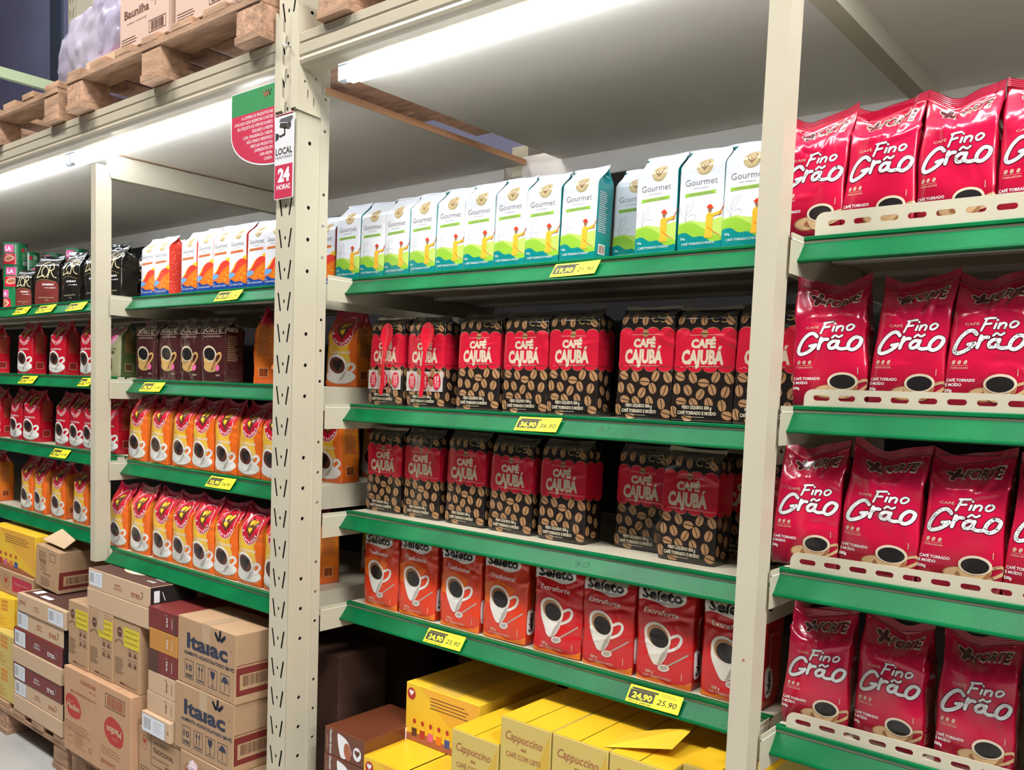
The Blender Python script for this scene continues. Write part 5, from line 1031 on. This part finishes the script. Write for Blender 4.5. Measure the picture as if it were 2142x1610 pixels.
# pallets
def pallet(x0, x1, y0, dep, z, label, wood=True, nb=3, seed=1, frontend=True):
    root = empty('wooden_pallet', (x0, y0, z)); tag(root, label, 'pallet', 'wooden pallets'); w_ = x1-x0; rr = random.Random(seed)
    for k in range(nb):
        bx = (w_-.11)*k/(nb-1)
        for j in range(3):
            by = (dep-.10)*j/2; m = MB().box(bx, bx+.11, by+.004, by+.1, .0225, .0915, WOODB if rr.random() < .6 else WOOD, b=.002); m.build('block', root)
        m = MB().box(bx-.003, bx+.113, 0, dep, 0, .0222, WOOD, b=.0025); m.build('bottom_board', root)
    for j in range(3):
        by = (dep-.10)*j/2; MB().box(0, w_, by, by+.1, .0918, .110, WOOD, b=.002).build('stringer_board', root)
    n = 7
    for k in range(n):
        bx = (w_-.10)*k/(n-1); MB().box(bx, bx+.10+rr.uniform(-.01, .012), rr.uniform(-.006, .004), dep, .1103, .1325, WOOD, b=.002).build('top_board', root)
    return root
pallet(-4.30, -3.13, -.04, .9, 0.0005, 'dark wooden pallet on the floor under the flat carton stack', seed=2)
pallet(-3.105, -2.02, -.035, .9, 0.0005, 'dark wooden pallet on the floor under the tan cartons', seed=5)
pallet(-1.86, -.66, .0, .9, 0.0005, 'wooden pallet under the yellow cartons', seed=6)
pallet(-3.115, -2.005, -.045, 1.0, 2.3525, 'wooden pallet above the beam carrying the vanilla cartons', seed=3)
pallet(-4.42, -3.22, -.03, 1.0, 2.3525, 'wooden pallet resting on the beam at the upper left edge', seed=4)
pallet(-1.80, -.6, -.02, 1.0, 2.3525, 'wooden pallet on the beam right of the tall upright', seed=8)
# vanilla cartons and wrapped load on the upper pallets
def vani(A, W, H):
    A.text('Baunilha', W*.36, H*.50, 26, fB, w=W*.52, bold=.02); A.text('sabor natural', W*.36, H*.36, 6, fB, w=W*.4); A.lines(W*.04, W*.42, H*.16, 3, 8, 2, fB); A.frame(W*.62, H*.1, W*.96, H*.27, 1.8, fB); A.barcode(W*.66, H*.12, W*.92, H*.25, fB, 1, 9)
    c = (W*.76, H*.58)
    for k in range(6): t = k*1.05+.3; A.stroke([c, (c[0]+14*math.cos(t-.25), c[1]+14*math.sin(t-.25)), (c[0]+28*math.cos(t), c[1]+28*math.sin(t)), (c[0]+14*math.cos(t+.35), c[1]+14*math.sin(t+.35)), c], 1.3, fB, 0, 3, caps=False)
    A.rect(W*.2, H*.78, W*.62, H*.97, fO, 0)
PK = mat('carton_rosy', (.50, .35, .28), .7)
carton('vanilla_carton', 'rosy beige carton lettered Baunilha beside the plastic wrap', -2.79, -2.50, -.02, .3, 2.487, 2.70, PK, front=vani, right=lambda A, W, H: (A.text('NEIRA', W*.3, H*.6, 18, fB, w=90, rot=math.pi/2), A.stroke(circ(W*.55, H*.3, 16, 20, 12), 2, fB, 0, 0, True)), group='vanilla cartons')
carton('vanilla_carton', 'rosy beige carton lettered Baunilha, cut by the top edge of the picture', -2.46, -2.17, -.02, .3, 2.487, 2.70, PK, front=vani, group='vanilla cartons')
carton('vanilla_carton', 'rosy beige carton just left of the upright at the top edge', -2.14, -2.01, -.02, .3, 2.487, 2.70, PK, group='vanilla cartons')
carton('vanilla_carton', 'rosy carton set back between the wrap and the lettered carton', -2.86, -2.795, .03, .3, 2.487, 2.69, PK, front=lambda A, W, H: (A.lines(5, W-5, H*.5, 9, 8, 1.6, fB), A.frame(W*.3, H*.6, W*.9, H*.9, 2, fO)), group='vanilla cartons', seam=False)
bm = bmesh.new(); bmesh.ops.create_icosphere(bm, subdivisions=6, radius=1); rng = random.Random(5)
from mathutils import noise as mn
for v in bm.verts:
    p = v.co.copy(); n1 = mn.noise(p*2.2)+.5*mn.noise(p*5); rid = (1-abs(mn.noise(Vector((p.x*9+p.z*4, p.y*9, p.z*3)))))**4
    x, y, z = p.x*.30, p.y*.26, p.z*.34; z = z if z > -.12 else -.12
    v.co = Vector((x*(1-.9*max(-.1, z))+.62*z, y, z))*(1+.16*n1+.06*rid)
me = bpy.data.meshes.new('wrap')
for v in bm.verts: v.co.z = max(v.co.z, -.125); v.co.x = min(v.co.x, .33+.02*math.sin(v.co.z*60)); v.co.y = max(v.co.y, -.30)
bm.to_mesh(me); bm.free(); me.polygons.foreach_set('use_smooth', [True]*len(me.polygons))
me.materials.append(mat('stretch_film', (.50, .46, .58), .16, alpha=.60, coat=.6, bump=1.0, bscale=22, stretch=(1, 1, .2))); o = bpy.data.objects.new('plastic_wrapped_load', me); COL.objects.link(o); o.location = (-3.22, .31, 2.487+.128); tag(o, 'load wrapped in crumpled clear plastic on the upper pallets', 'wrapped load')
lb_ = MB().box(.0, .26, -.20, .1, -.10, .0, mat('magazine_pink', (.50, .12, .32), .4)).box(.05, .3, -.26, -.20, -.11, -.06, CRC).build('packed_goods', o)

for lst in PACKS.values():
    for o, used in lst:
        if not used:
            for ch in list(o.children): bpy.data.objects.remove(ch)
            bpy.data.objects.remove(o)
